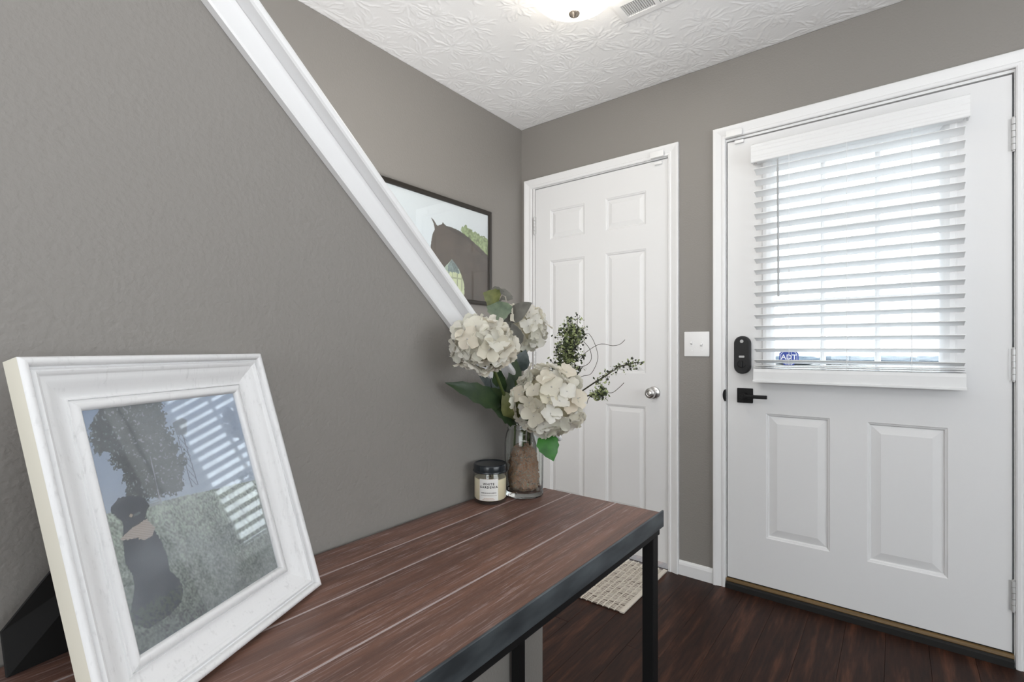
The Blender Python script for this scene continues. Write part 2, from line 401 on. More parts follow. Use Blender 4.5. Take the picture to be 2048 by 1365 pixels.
# stair half wall: sloping top, end at y = 1.078
def captop(y): return 1.400 + SL * (y - .5)
ytop = .5 + (ZC - 1.400) / SL
poly = [(1.078, -.1), (1.078, captop(1.078)), (ytop, ZC), (YB, ZC), (YB, -.1)]
bm = NB(); prism(bm, poly, lambda a, b, h: V((h, a, b)), XS - .115, XS)
struct(obj('wall_stair', bm, 'wall'), 'taupe half wall below the sloping white stair cap, behind the table', 'wall')
# living-room walls behind the photographer, with window openings added for the fill lights
bm = NB()
for a, b, z0, z1 in ((XL - .1, -.8, -.1, ZC), (1.9, XR + .1, -.1, ZC), (-.8, 1.9, -.1, .68), (-.8, 1.9, 2.22, ZC)): box(bm, a, b, YB - .1, YB, z0, z1)
struct(obj('wall_back', bm, 'wall'), 'taupe wall behind the viewpoint with a wide added window', 'wall')
bm = NB()
for a, b, z0, z1 in ((YB, -.95, -.1, ZC), (1.25, YF, -.1, ZC), (-.95, 1.25, -.1, .68), (-.95, 1.25, 2.22, ZC)): box(bm, XR, XR + .1, a, b, z0, z1)
struct(obj('wall_right', bm, 'wall'), 'taupe wall on the right side of the room with an added window', 'wall')
for nm, pts, f3 in (('window_1', [(-.8, .68), (1.9, .68), (1.9, 2.22), (-.8, 2.22)], lambda a, b, h: V((a, YB - .04 + h, b))),
                    ('window_2', [(-.95, .68), (1.25, .68), (1.25, 2.22), (-.95, 2.22)], lambda a, b, h: V((XR + .04 - h, a, b)))):
    wn = thing(nm, 'unseen white framed window added for the fill light ' + ('on the back wall' if nm[-1] == '1' else 'on the right wall'), 'window', f3(*pts[0], 0), kind='structure')
    bm = NB(); sweep(bm, pts, [(0, 0), (0, .03), (.05, .03), (.05, 0)], True, f3); obj('window_frame', bm, 'white', wn)  # frame of an unseen window, added to hold a fill light
    bm = NB(); xm = (pts[0][0] + pts[1][0]) / 2; prism(bm, [(xm - .02, .7), (xm + .02, .7), (xm + .02, 2.2), (xm - .02, 2.2)], f3, 0, .03); obj('mullion', bm, 'white', wn)

# stairs hidden behind the half wall, one mesh of steps climbing toward the viewpoint
bm = NB()
for k in range(9):
    y1 = .98 - k * .207; box(bm, XL + .003, XS - .118, y1 - .232, y1, .19 * k - (.1 if k == 0 else .02), .19 * (k + 1))
struct(obj('trim_stairs', bm, 'floor'), 'dark wooden stair steps rising behind the half wall', 'stairs')

# sloping white cap with its apron moulding
cap = thing('trim_1', 'sloping white cap moulding on top of the stair half wall', 'trim', (XS, .5, captop(.5)), kind='structure')
cs = math.cos(math.atan(SL)); sn = -math.sin(math.atan(SL))
dirv = V((0, cs, -sn)); nrmv = V((0, sn, cs))
O0 = V((0, .5, captop(.5)))
def cap3(s, xo, h): return O0 + dirv * s + nrmv * h + V((xo, 0, 0))
smin = (ytop - .5) / cs + .03; smax = (1.095 - .5) / cs
def extr(bm, prof, s0, s1):
    A = [bm.verts.new(cap3(s0, x_, h)) for x_, h in prof]; B = [bm.verts.new(cap3(s1, x_, h)) for x_, h in prof]; n = len(prof)
    for k in range(n): bm.faces.new([A[k], A[(k + 1) % n], B[(k + 1) % n], B[k]])
    bm.faces.new(A); bm.faces.new(B[::-1])
bm = NB(); extr(bm, [(XS + .0005, -.0345), (XS + .013, -.0345), (XS + .015, -.0315), (XS + .015, -.006), (XS + .0165, -.003), (XS + .0185, -.0005), (XS + .0005, -.0005)], smin, smax - .012)
obj('apron', bm, 'white', cap, sm=30)
bm = NB(); extr(bm, [(XS + .043, .0), (XS + .046, .0025), (XS + .047, .006), (XS + .0465, .010), (XS + .044, .0135), (XS + .040, .0155), (XS - .16, .0155), (XS - .16, 0)], smin, smax)
obj('cap_board', bm, 'white', cap, sm=30)

# ------------------------------------------------------------------ doors
casing = [(0, 0), (0, .010), (.004, .0125), (.012, .013), (.016, .010), (.022, .0115), (.036, .0155), (.046, .019), (.050, .019), (.053, .016), (.053, 0)]
def wallf(a, b, h): return V((a, YF - h, b))
def door_casing(nm, x0, x1, zt, label):
    bm = NB(); sweep(bm, [(x0, -.001), (x0, zt), (x1, zt), (x1, -.001)], [(d, h) for d, h in casing], False, wallf)
    return struct(obj(nm, bm, 'white', sm=25), label, 'trim')
door_casing('trim_2', -1.709 - .006, -.884 + -.004, 2.052, 'white moulded casing around the six-panel closet door')
door_casing('trim_3', -.620, .324, 2.064, 'white moulded casing around the entry door')
def jamb(nm, x0, x1, xo0, xo1, zt, label):
    bm = NB(); box(bm, xo0, x0, YF + .0005, YF + .118, 0, zt + .0); box(bm, x1, xo1, YF + .0005, YF + .118, 0, zt); box(bm, xo0, xo1, YF + .0005, YF + .118, zt, DZ)
    box(bm, x0, x0 + .012, YF + .048, YF + .08, 0, zt); box(bm, x1 - .012, x1, YF + .048, YF + .08, 0, zt); box(bm, x0, x1, YF + .048, YF + .08, zt - .012, zt)
    return struct(obj(nm, bm, 'white'), label, 'trim')
jamb('trim_4', -1.699, -.887, CX0, CX1, 2.048, 'white jamb inside the closet door opening')
jamb('trim_5', -.617, .321, EX0, EX1, 2.052, 'white jamb inside the entry door opening')
bm = NB(); prism(bm, [(0, 0), (.012, 0), (.012, .050), (.009, .060), (.004, .068), (0, .068)], lambda a, b, h: V((h, YF - a, b)), -.834, -.6745)
struct(obj('baseboard_far', bm, 'white'), 'short white baseboard between the two doors', 'baseboard')
bm = NB(); prism(bm, [(0, 0), (.012, 0), (.012, .050), (.009, .060), (.004, .068), (0, .068)], lambda a, b, h: V((h, YF - a, b)), .378, XR)
struct(obj('baseboard_right', bm, 'white'), 'white baseboard to the right of the entry door', 'baseboard')
bm = NB(); prism(bm, [(0, 0), (.012, 0), (.012, .050), (.009, .060), (.004, .068), (0, .068)], lambda a, b, h: V((XL + a, h, b)), 1.0, YF - .02)
struct(obj('baseboard_left', bm, 'white'), 'white baseboard along the picture wall', 'baseboard')

def slab(parent, x0, x1, z0, z1, th, holes, through=()):
    """leaf with recessed rectangles left open in its face"""
    xs = sorted({x0, x1, *[q for h in holes for q in h[:2]]}); zs = sorted({z0, z1, *[q for h in holes for q in h[2:]]})
    bm = NB()
    for a, b in zip(xs, xs[1:]):
        for c, d in zip(zs, zs[1:]):
            hit = [h for h in holes if h[0] - 1e-6 <= a and b <= h[1] + 1e-6 and h[2] - 1e-6 <= c and d <= h[3] + 1e-6]
            if not hit: box(bm, a, b, YF, YF + th, c, d)
            elif hit[0] not in through: box(bm, a, b, YF + .012, YF + th, c, d)
    bmesh.ops.remove_doubles(bm, verts=bm.verts, dist=1e-5)
    return obj('leaf', bm, 'door', parent)
def raised_panel(parent, x0, x1, z0, z1, inset=.034):
    bm = NB(); rings = []
    for d, h in ((0, 0), (.003, -.0025), (.008, -.004), (.0105, -.010), (.0125, -.0105), (inset, -.0035), (inset + .0015, -.003)):
        rings.append([bm.verts.new(V((x, YF - h, z))) for x, z in ((x0 + d, z0 + d), (x1 - d, z0 + d), (x1 - d, z1 - d), (x0 + d, z1 - d))])
    for p, q in zip(rings, rings[1:]):
        for k in range(4): bm.faces.new([p[k], p[(k + 1) % 4], q[(k + 1) % 4], q[k]])
    bm.faces.new(rings[-1])
    back = [bm.verts.new(V((v.co.x, YF + .0118, v.co.z))) for v in rings[0]]
    for k in range(4): bm.faces.new([rings[0][k], back[k], back[(k + 1) % 4], rings[0][(k + 1) % 4]])
    bm.faces.new(back)
    return obj('panel', bm, 'door', parent)
def hinge(parent, x, z0, z1, side):
    h = NB(); n = 5; L = (z1 - z0) / n
    for k in range(n): lathe(h, [(.0045, k * L + .0006), (.0062, k * L + .001), (.0062, (k + 1) * L - .001), (.0045, (k + 1) * L - .0006)], (x, YF - .0045, z0), n=10)
    lathe(h, [(0, -.006), (.004, -.004), (.004, 0)], (x, YF - .0045, z0), n=8); lathe(h, [(.004, 0), (.004, .004), (0, .006)], (x, YF - .0045, z1), n=8)
    box(h, x - .012, x + .012, YF - .0012, YF + .002, z0, z1)
    return obj('hinge', h, 'hinge', parent, sm=40)

# six-panel closet door
d1 = thing('door_1', 'white six-panel closet door with a round nickel knob', 'door', (-1.694, YF, .030), kind='structure')
six = []
for a, b in ((-1.590, -1.362), (-1.233, -1.005)):
    for c, d in ((1.733, 1.905), (.970, 1.610), (.250, .802)): six.append((a, b, c, d))
slab(d1, -1.694, -.892, .032, 2.042, .035, six)
for h in six: raised_panel(d1, *h)
hinge(d1, -1.699, 1.780, 1.880, -1); hinge(d1, -1.699, .98, 1.08, -1); hinge(d1, -1.699, .20, .30, -1)
bm = NB(); lathe(bm, [(0, .0005), (.031, .0005), (.032, .003), (.029, .007), (.017, .010), (.012, .014), (.012, .030), (.018, .036), (.0255, .044), (.027, .052), (.024, .060), (.015, .0645), (.0125, .0635), (.010, .0655), (.004, .0665), (0, .0665)], (-.962, YF, .876), (0, -1, 0), 32)
obj('knob', bm, 'nickel', d1, sm=35)

# entry door with half-lite window
d2 = thing('door_2', 'white entry door with a blind-covered window and black lock', 'door', (-.612, YF, .048), kind='structure')
lite = (-.452, .158, .968, 1.938)
pl, pr = (-.452, -.214, .262, .812), (-.090, .150, .256, .808)
slab(d2, -.612, .316, .050, 2.045, .045, [lite, pl, pr], through=(lite,))
raised_panel(d2, *pl, inset=.042); raised_panel(d2, *pr, inset=.042)
lfp = [(lite[0], lite[2]), (lite[1], lite[2]), (lite[1], lite[3]), (lite[0], lite[3])]
bm = NB(); sweep(bm, lfp, [(-.016, .0005), (-.016, .006), (-.010, .011), (.004, .012), (.010, .009), (.016, .008), (.024, .003), (.032, -.010), (.032, -.034), (.0, -.034), (.0, .0005)], True, wallf)
obj('window_frame', bm, 'white', d2, sm=30)
bm = NB(); box(bm, lite[0] + .004, lite[1] - .004, YF + .020, YF + .024, lite[2] + .004, lite[3] - .004); obj('pane', bm, 'pane', d2)
for x in (-.240, -.057):
    bm = NB(); prism(bm, [(-.010, .020), (-.008, .012), (-.003, .008), (.003, .008), (.008, .012), (.010, .020)], lambda a, b, h: V((x + a, YF + b - .0005, h)), lite[2] + .03, lite[3] - .03); obj('muntin', bm, 'white', d2)
for z in (1.597, 1.300):
    bm = NB(); prism(bm, [(-.010, .0195), (-.008, .0125), (-.003, .0085), (.003, .0085), (.008, .0125), (.010, .0195)], lambda a, b, h: V((h, YF + b - .0005, z + a)), lite[0] + .03, lite[1] - .03); obj('muntin', bm, 'white', d2)
for z0, z1 in ((1.781, 1.892), (.988, 1.098), (.196, .299)): hinge(d2, .319, z0, z1, 1)
bm = NB(); box(bm, -.612, .316, YF + .006, YF + .040, .030, .052); tag(obj('door_sweep', bm, 'gap', d2), 'dark rubber sweep')
# keypad deadbolt: rounded oblong body
def stadium(cx, cz, wx, hz, n=14):
    r = wx / 2; s = hz / 2 - r
    return [(cx + r * math.cos(t), cz + s + r * math.sin(t)) for t in [PI * k / n for k in range(n + 1)]] + [(cx + r * math.cos(t), cz - s + r * math.sin(t)) for t in [PI + PI * k / n for k in range(n + 1)]]
db = NB(); bx_, bz_ = -.545, 1.070
A = stadium(bx_, bz_, .068, .170); B = stadium(bx_, bz_, .068, .170); Ci = stadium(bx_, bz_, .060, .162)
rings = [[db.verts.new(wallf(x, z, h)) for x, z in q] for q, h in ((A, .0005), (B, .022), (Ci, .027))]
for p, q in zip(rings, rings[1:]):
    for k in range(len(p)): db.faces.new([p[k], p[(k + 1) % len(p)], q[(k + 1) % len(p)], q[k]])
db.faces.new(rings[-1]); db.faces.new(rings[0][::-1])
bolt = tag(obj('deadbolt', db, 'lockgrey', d2, sm=30), 'black keypad deadbolt cover with a turn knob')
bm = NB(); prism(bm, stadium(bx_, bz_, .056, .158), wallf, .0265, .0285); obj('faceplate', bm, 'blackplastic', bolt)
bm = NB(); lathe(bm, [(.018, .028), (.018, .031), (.0155, .032), (.0150, .030), (0, .030)], (bx_, YF, bz_ - .040), (0, -1, 0), 24); box(bm, -.0035 + bx_, .0035 + bx_, YF - .040, YF - .029, bz_ - .054, bz_ - .026, .001); obj('turn_knob', bm, 'blackplastic', bolt, sm=30)
bm = NB(); lathe(bm, [(.0075, .0285), (.007, .0295), (0, .0295)], (bx_, YF, bz_ + .061), (0, -1, 0), 16); obj('button', bm, 'lightgrey', bolt)
bm = NB(); prism(bm, [(bx_ + a, bz_ + b) for a, b in ((-.010, -.012), (.010, -.012), (.0115, -.0095), (.0115, -.0055), (.010, -.003), (-.010, -.003), (-.0115, -.0055), (-.0115, -.0095))], wallf, .0285, .0292); obj('badge', bm, 'lightgrey', bolt)
# lever
lx, lz = -.5365, .887
bm = NB(); box(bm, lx - .033, lx + .033, YF - .009, YF - .0005, lz - .033, lz + .033, .002)
lev = tag(obj('handle', bm, 'black', d2, sm=30), 'black lever handle on a square plate')
bm = NB(); lathe(bm, [(.014, .008), (.012, .012), (.0105, .042), (.012, .044), (.012, .054), (.010, .056), (0, .056)], (lx, YF, lz), (0, -1, 0), 20); lathe(bm, [(.003, .056), (.003, .058), (0, .058)], (lx, YF, lz), (0, -1, 0), 10)
box(bm, lx - .012, lx + .098, YF - .054, YF - .044, lz - .008, lz + .008, .003, seg=2); obj('lever', bm, 'black', lev, sm=35)
# strike on the jamb
bm = NB(); prism(bm, [(-.6180 - .0115 * math.sin(PI * k / 12), .884 - .027 * math.cos(PI * k / 12)) for k in range(13)], wallf, .0005, .0155)
st = obj('strike_plate', bm, 'black', d2)

# threshold
bm = NB(); prism(bm, [(YF - .014, 0), (YF - .014, .022), (YF - .005, .030), (YF + .11, .030), (YF + .11, 0)], lambda a, b, h: V((h, a, b)), -.6165, .3205)  # near-black block paints in the shadow band below the wood strip
th = struct(obj('trim_6', bm, 'gap'), 'sill beneath the entry door, its shadow painted near-black', 'trim')
bm = NB(); prism(bm, [(YF - .008, .0305), (YF - .010, .034), (YF - .008, .043), (YF + .003, .045), (YF + .005, .0305)], lambda a, b, h: V((h, a, b)), -.6165, .3205); tag(obj('threshold_strip', bm, 'brasswood', th), 'brown wood strip along the sill')
bm = NB(); box(bm, CX0 + .013, CX1 - .013, YF + .002, YF + .1, -.012, .002); struct(obj('trim_7', bm, 'floor'), 'dark wood saddle under the closet door', 'trim')

# ------------------------------------------------------------------ blind on the entry door
bl = thing('window_blind', 'white horizontal slat blind hung over the entry door window', 'blind', (-.15, YF - .03, 1.908))
BX0, BX1 = -.487, .192
bm = NB(); box(bm, BX0 + .002, BX1 - .002, YF - .060, YF - .013, 1.914, 1.966, .002); obj('headrail', bm, 'blind', bl)
bm = NB(); prism(bm, [(0, 1.908), (0, 1.986), (.004, 1.988), (.0075, 1.984), (.0075, 1.974), (.006, 1.970), (.007, 1.957), (.0055, 1.953), (.0055, 1.936), (.007, 1.932), (.006, 1.924), (.0075, 1.920), (.0075, 1.911), (.005, 1.908)], lambda a, b, h: V((h, YF - .0605 - a, b)), BX0 - .012, BX1 + .012); obj('valance', bm, 'blind', bl)
for xx in (BX0 - .012, BX1 + .007):
    bm = NB(); box(bm, xx, xx + .005, YF - .060, YF - .013, 1.912, 1.984, .001); obj('valance_return', bm, 'blind', bl)
NS = 18; z_hi, z_lo = 1.872, 1.043; TILT = math.radians(15.5); SWD = .050
sb = NB()
ys = [-SWD / 2 + SWD * k / 6 for k in range(7)]
top = [(y_, .0013 * (1 - (2 * y_ / SWD) ** 2) + .0013) for y_ in ys]; bot = [(y_, .0013 * (1 - (2 * y_ / SWD) ** 2) - .0013) for y_ in reversed(ys)]
pf = top + bot
A = [sb.verts.new(V((BX0, y_, z_))) for y_, z_ in pf]; B = [sb.verts.new(V((BX1, y_, z_))) for y_, z_ in pf]
for k in range(len(pf)): sb.faces.new([A[k], A[(k + 1) % len(pf)], B[(k + 1) % len(pf)], B[k]])
sb.faces.new(A[::-1]); sb.faces.new(B); bmesh.ops.recalc_face_normals(sb, faces=sb.faces)
sme = bpy.data.meshes.new('slat'); sb.to_mesh(sme); sb.free(); sme.materials.append(M['blind']); smooth(sme, 30)
YBL = YF - .042
for k in range(NS):
    z = z_hi + (z_lo - z_hi) * k / (NS - 1)
    o = put('slat', sme, bl, (0, YBL, z)); o.rotation_euler = (-TILT if k < NS - 0 else 0, 0, 0)
for k, z in enumerate((1.019, 1.026)):
    o = put('slat', sme, bl, (0, YBL, z)); o.rotation_euler = (0, 0, 0)
bm = NB(); prism(bm, [(-.026, .956), (-.027, .962), (-.0265, .998), (-.024, 1.010), (-.016, 1.0135), (.022, 1.0135), (.025, 1.008), (.025, .958), (.022, .954), (-.022, .954)], lambda a, b, h: V((h, YBL + a, b)), BX0 - .002, BX1 + .002); rl = obj('bottom_rail', bm, 'blind', bl)
bm = NB(); prism(bm, [(-.031, .953), (-.031, .960), (-.0265, .963), (-.0265, .953)], lambda a, b, h: V((h, YBL + a, b)), BX0 - .004, BX1 + .004); obj('lip', bm, 'blind', rl)
for x in (-.352, -.152, .046):
    for yy in (-.0285, .0285):
        bm = NB(); tube(bm, [(x, YBL + yy, 1.912), (x, YBL + yy, 1.5), (x, YBL + yy, 1.012)], .0009, 5); obj('ladder_cord', bm, 'blind', bl)
bm = NB()
tube(bm, [(-.393, YF - .066, 1.905), (-.393, YF - .0762, 1.895), (-.3925, YF - .0762, 1.86)], .0028, 6); tube(bm, [(-.3925, YF - .0762, 1.862), (-.390, YF - .0762, 1.318)], .0042, 8)
mm = mat('grey_clear_wand', (.42, .43, .44), .3); M['wand'] = mm
obj('tilt_wand', bm, 'wand', bl, sm=40)

# sticker on the glass
sk = thing('window_sticker', 'small blue octagonal security sticker low on the door glass', 'sticker', (-.372, YF + .019, 1.060))
def glassf(a, b, h): return V((-.366 + a, YF + .0195 - h, 1.062 + b))
oc = [(.04 * math.cos(PI / 8 + k * PI / 4), .04 * math.sin(PI / 8 + k * PI / 4)) for k in range(8)]
bm = NB(); prism(bm, oc, glassf, 0, .0004); obj('backing', bm, 'blue', sk)
bm = NB(); sweep(bm, [(x * .86, y * .86) for x, y in oc], [(0, .0004), (0, .0007), (.002, .0007), (.002, .0004)], True, glassf); obj('border', bm, 'stickerwhite', sk)
tb = text_bm('ADT', .030, 1.0, .0006); bm = NB(); add(bm, tb, 0, Matrix.Translation(glassf(0, -.010, .0009)) @ Matrix.Rotation(PI / 2, 4, 'X')); obj('lettering', bm, 'stickerwhite', sk)

# contact sensors at the door tops
def sensor(x, z, label, side):
    s = thing('door_sensor', label, 'sensor', (x, YF - .02, z), 'white contact sensors on the door frames')
    bm = NB(); box(bm, x - .034, x + .034, YF - .030, YF - .0135, z + .004, z + .034, .003, seg=2); obj('sensor_body', bm, 'plastic', s, sm=40)
    bm = NB(); box(bm, x + side - .019, x + side + .019, YF - .012, YF - .0003, z - .026, z - .012, .002, seg=2); obj('magnet', bm, 'plastic', s, sm=40)
sensor(-.938, 2.046, 'white contact sensor at the top right of the closet door', 0)
sensor(-.578, 2.056, 'white contact sensor at the top left of the entry door', .018)

# light switch
sw = thing('light_switch', 'white double toggle light switch plate between the doors', 'switch', (-.750, YF, 1.120))
bm = NB(); box(bm, -.809, -.691, YF - .006, YF - .0003, 1.061, 1.179, .003, seg=2); obj('plate', bm, 'plastic', sw, sm=40)
for x, t in ((-.773, -.6), (-.727, .6)):
    bm = NB(); box(bm, x - .005, x + .005, YF - .0075, YF - .0055, 1.108, 1.132, .0005); obj('bezel', bm, 'plastic', sw)
    bm = NB(); box(bm, -.0035, .0035, -.013, 0, -.0045, .0045, .001); bm.transform(Matrix.Translation((x, YF - .006, 1.120)) @ Matrix.Rotation(t, 4, 'X')); obj('toggle', bm, 'plastic', sw)
    for zz in (1.150, 1.090):
        bm = NB(); lathe(bm, [(.003, .0055), (.0028, .0068), (0, .0072)], (x, YF, zz), (0, -1, 0), 10); obj('screw', bm, 'plastic', sw)

# ------------------------------------------------------------------ ceiling light and vent
LX, LY = -.907, 1.525
cl = thing('ceiling_light', 'lit frosted glass flush ceiling light with a bronze finial', 'lamp', (LX, LY, ZC))
bm = NB(); lathe(bm, [(0, -.0005), (.175, -.0005), (.178, -.012), (.170, -.022), (0, -.022)], (LX, LY, ZC), n=40); obj('base_pan', bm, 'finial', cl, sm=40)
bm = NB(); lathe(bm, [(.155, -.023), (.163, -.030), (.158, -.048), (.140, -.066), (.112, -.080), (.085, -.092), (.062, -.106), (.040, -.117), (.018, -.1225), (0, -.1235)], (LX, LY, ZC), n=48, close=False); obj('glass_shade', bm, 'bulb', cl, sm=60)
bm = NB(); lathe(bm, [(.006, -.1225), (.018, -.1255), (.0205, -.130), (.018, -.135), (.010, -.140), (.005, -.144), (0, -.146)], (LX, LY, ZC), n=20); obj('finial', bm, 'finial', cl, sm=50)
vt = thing('ceiling_vent', 'white slotted ceiling air vent beside the light fixture', 'vent', (-.70, 1.795, ZC))
VX0, VX1, VY0, VY1 = -.875, -.53, 1.722, 1.867
zv = lambda a, b, h: V((a, b, ZC - h))
bm = NB(); sweep(bm, [(VX0, VY0), (VX1, VY0), (VX1, VY1), (VX0, VY1)], [(0, .0003), (.002, .004), (.010, .006), (.034, .007), (.036, .004), (.036, .0003)], True, zv)
box(bm, -.726, -.708, VY0 + .03, VY1 - .03, ZC - .007, ZC - .0003); obj('vent_frame', bm, 'white', vt)
bm = NB(); box(bm, VX0 + .03, VX1 - .03, VY0 + .03, VY1 - .03, ZC - .0015, ZC - .0003); tag(obj('duct_opening', bm, 'duct', vt), 'dark opening behind the slats')
vb = NB(); box(vb, -.0007, .0007, 0, VY1 - VY0 - .07, -.0055, 0); vb.transform(Matrix.Rotation(math.radians(22), 4, 'Y')); vme = bpy.data.meshes.new('slat'); vb.to_mesh(vme); vb.free(); vme.materials.append(M['white'])
for a, b in ((-.838, -.728), (-.706, -.572)):
    n = int((b - a) / .0080)
    for k in range(n): put('slat', vme, vt, (a + (b - a) * (k + .5) / n, VY0 + .035, ZC - .0016))

# ------------------------------------------------------------------ framed horse picture on the stair wall
PY0, PY1, PZ0, PZ1 = 1.335, 2.100, 1.336, 1.860
hf = thing('framed_picture', 'dark framed photograph of a brown horse hanging on the stair wall', 'picture', (XL, 1.72, 1.336))
pf3 = lambda a, b, h: V((XL + .0006 + h, a, b))
pp = [(PY0, PZ0), (PY1, PZ0), (PY1, PZ1), (PY0, PZ1)]
pr_ = [(0, 0), (0, .016), (.003, .0185), (.008, .0185), (.011, .016), (.020, .014), (.022, .011), (.022, .006), (.022, 0)]
for k in range(4):
    bm = NB(); sweep(bm, pp, pr_, True, pf3, only=k); obj('frame_rail', bm, 'blackframe', hf, sm=30)
def inside(poly, X, Y):
    r = np.zeros(X.shape, bool); n = len(poly); j = n - 1
    for i in range(n):
        xi, yi = poly[i]; xj, yj = poly[j]
        c = ((yi > Y) != (yj > Y)) & (X < (xj - xi) * (Y - yi) / (yj - yi + 1e-12) + xi); r ^= c; j = i
    return r
HASH = np.random.RandomState(3).rand(256, 256)
def vnoise(X, Y, s):
    gx, gy = X * s, Y * s; ix, iy = np.floor(gx).astype(int), np.floor(gy).astype(int); fx, fy = gx - ix, gy - iy
    fx, fy = fx * fx * (3 - 2 * fx), fy * fy * (3 - 2 * fy)
    h = lambda i, j: HASH[i & 255, j & 255]
    return (h(ix, iy) * (1 - fx) + h(ix + 1, iy) * fx) * (1 - fy) + (h(ix, iy + 1) * (1 - fx) + h(ix + 1, iy + 1) * fx) * fy
def print_mesh(name, a0, a1, b0, b1, nx, ny, fn, to3d, parent):
    av = np.linspace(a0, a1, nx + 1); bv = np.linspace(b0, b1, ny + 1)
    vs = [to3d(a, b, 0) - origin(parent) for b in bv for a in av]
    fs = [(j * (nx + 1) + i, j * (nx + 1) + i + 1, (j + 1) * (nx + 1) + i + 1, (j + 1) * (nx + 1) + i) for j in range(ny) for i in range(nx)]
    me = bpy.data.meshes.new(name); me.from_pydata([tuple(v) for v in vs], [], fs); me.materials.append(M['print'])
    A, B = np.meshgrid(av, bv); col = np.clip(fn(A, B), 0, 1)
    ca = me.color_attributes.new('Col', 'FLOAT_COLOR', 'POINT'); buf = np.ones((A.size, 4), np.float32); buf[:, :3] = col.reshape(-1, 3); ca.data.foreach_set('color', buf.ravel())
    return put(name, me, parent)
def lin(r, g, b): return np.array([((c / 255 + .055) / 1.055) ** 2.4 if c > 10 else c / 255 / 12.92 for c in (r, g, b)])
def horse_fn(A, B):
    n1 = vnoise(A, B, 40); n2 = vnoise(A, B, 120); n3 = vnoise(A, B, 14)
    t = ((B - PZ0) / (PZ1 - PZ0))[..., None]
    col = lin(214, 222, 232) * (1 - t) + lin(228, 231, 236) * t + (n3[..., None] - .5) * .02
    def fill(mask, c, amp=0, nn=None):
        base = np.broadcast_to(c, col.shape) * (1 + (amp * ((n1 if nn is None else nn) - .5))[..., None]); col[mask] = base[mask]
    j = .014 * (n1 - .5) + .010 * (n2 - .5)
    fill(inside([(1.335, 1.56), (1.70, 1.56), (1.90, 1.56), (2.1, 1.56), (2.1, 1.30), (1.335, 1.30)], A, B + j), lin(176, 190, 178), .5)
    fill(inside([(1.335, 1.50), (2.1, 1.487), (2.1, 1.30), (1.335, 1.30)], A, B), lin(206, 212, 176), .15)
    tree = inside([(1.865, 1.735), (1.895, 1.745), (1.93, 1.735), (1.973, 1.727), (2.02, 1.715), (2.10, 1.70), (2.10, 1.55), (1.9, 1.60)], A + j, B + j * 1.5)
    fill(tree, lin(150, 165, 120), 1.3, n2 * .6 + n1 * .4)
    bush = inside([(1.765, 1.49), (1.775, 1.53), (1.80, 1.555), (1.83, 1.54), (1.85, 1.50), (1.85, 1.487)], A + j, B + j)
    fill(bush, lin(120, 135, 135), 1.2, n2 * .6 + n1 * .4)
    for a in np.arange(1.36, 2.1, .034): fill((abs(A - a) < .0022) & (B < 1.487) & (B > 1.40), lin(140, 145, 120))
    fill((abs(B - 1.462) < .003), lin(165, 170, 140))
    horse = [(1.654, 1.739), (1.669, 1.731), (1.690, 1.712), (1.699, 1.709), (1.725, 1.719), (1.734, 1.732), (1.747, 1.72), (1.797, 1.719), (1.845, 1.712), (1.892, 1.700), (1.973, 1.667), (2.062, 1.625), (2.11, 1.60), (2.11, 1.30), (1.876, 1.30), (1.883, 1.339), (1.889, 1.39), (1.888, 1.437), (1.872, 1.475), (1.849, 1.51), (1.820, 1.538), (1.797, 1.555), (1.770, 1.530), (1.743, 1.506), (1.716, 1.505), (1.690, 1.525), (1.664, 1.560), (1.652, 1.590), (1.655, 1.62), (1.662, 1.656), (1.680, 1.688), (1.669, 1.716)]
    h = inside(horse, A + .15 * j, B + .2 * j); hc = lin(84, 72, 64) * (1 + .35 * (n3[..., None] - .5) + .25 * (n1[..., None] - .5)); col[h] = hc[h]
    mane = h & inside([(1.725, 1.722), (1.80, 1.722), (1.9, 1.70), (2.11, 1.60), (2.11, 1.57), (1.9, 1.675), (1.8, 1.695)], A, B + .6 * j); col[mane] *= .72
    other = inside([(1.335, 1.66), (1.44, 1.70), (1.515, 1.695), (1.547, 1.675), (1.572, 1.66), (1.588, 1.635), (1.580, 1.60), (1.53, 1.55), (1.46, 1.50), (1.44, 1.30), (1.335, 1.30)], A, B + .2 * j); col[other] = (lin(62, 64, 78) * (1 + .3 * (n1[..., None] - .5)))[other]
    return col
print_mesh('photo_print', PY0 + .018, PY1 - .018, PZ0 + .018, PZ1 - .018, 260, 176, horse_fn, lambda a, b, h: V((XL + .006, a, b)), hf)
bm = NB(); box(bm, XL + .0085, XL + .0105, PY0 + .019, PY1 - .019, PZ0 + .019, PZ1 - .019); obj('glass', bm, 'frameglass', hf)
bm = NB(); box(bm, XL + .001, XL + .005, PY0 + .019, PY1 - .019, PZ0 + .019, PZ1 - .019); obj('backing', bm, 'velvet', hf)

# ------------------------------------------------------------------ console table
TX0, TX1, TY1, TY0, TZ = -.732, -.370, .966, -.30, .770
tb_ = thing('console_table', 'narrow console table with brown plank top and black metal legs', 'table', ((TX0 + TX1) / 2, (TY0 + TY1) / 2, 0))
seams = [TX0, -.657, -.583, -.472, TX1 - .0045]
for a, b in zip(seams, seams[1:]):
    bm = NB(); box(bm, a + .0010, b - .0010, TY0 + .004, TY1, TZ - .026, TZ, .0016)
    obj('plank', bm, 'tablewood', tb_, loc=((a + b) / 2, (TY0 + TY1) / 2, TZ))
for s in seams[1:-1]:
    bm = NB(); box(bm, s - .0022, s + .0022, TY0 + .006, TY1 - .002, TZ - .02, TZ - .0007); obj('joint_filler', bm, 'filler', tb_)
bm = NB(); box(bm, TX1 - .004, TX1, TY0, TY1 + .008, TZ - .031, TZ + .0025, .001)
obj('front_rim', bm, 'rim', tb_)
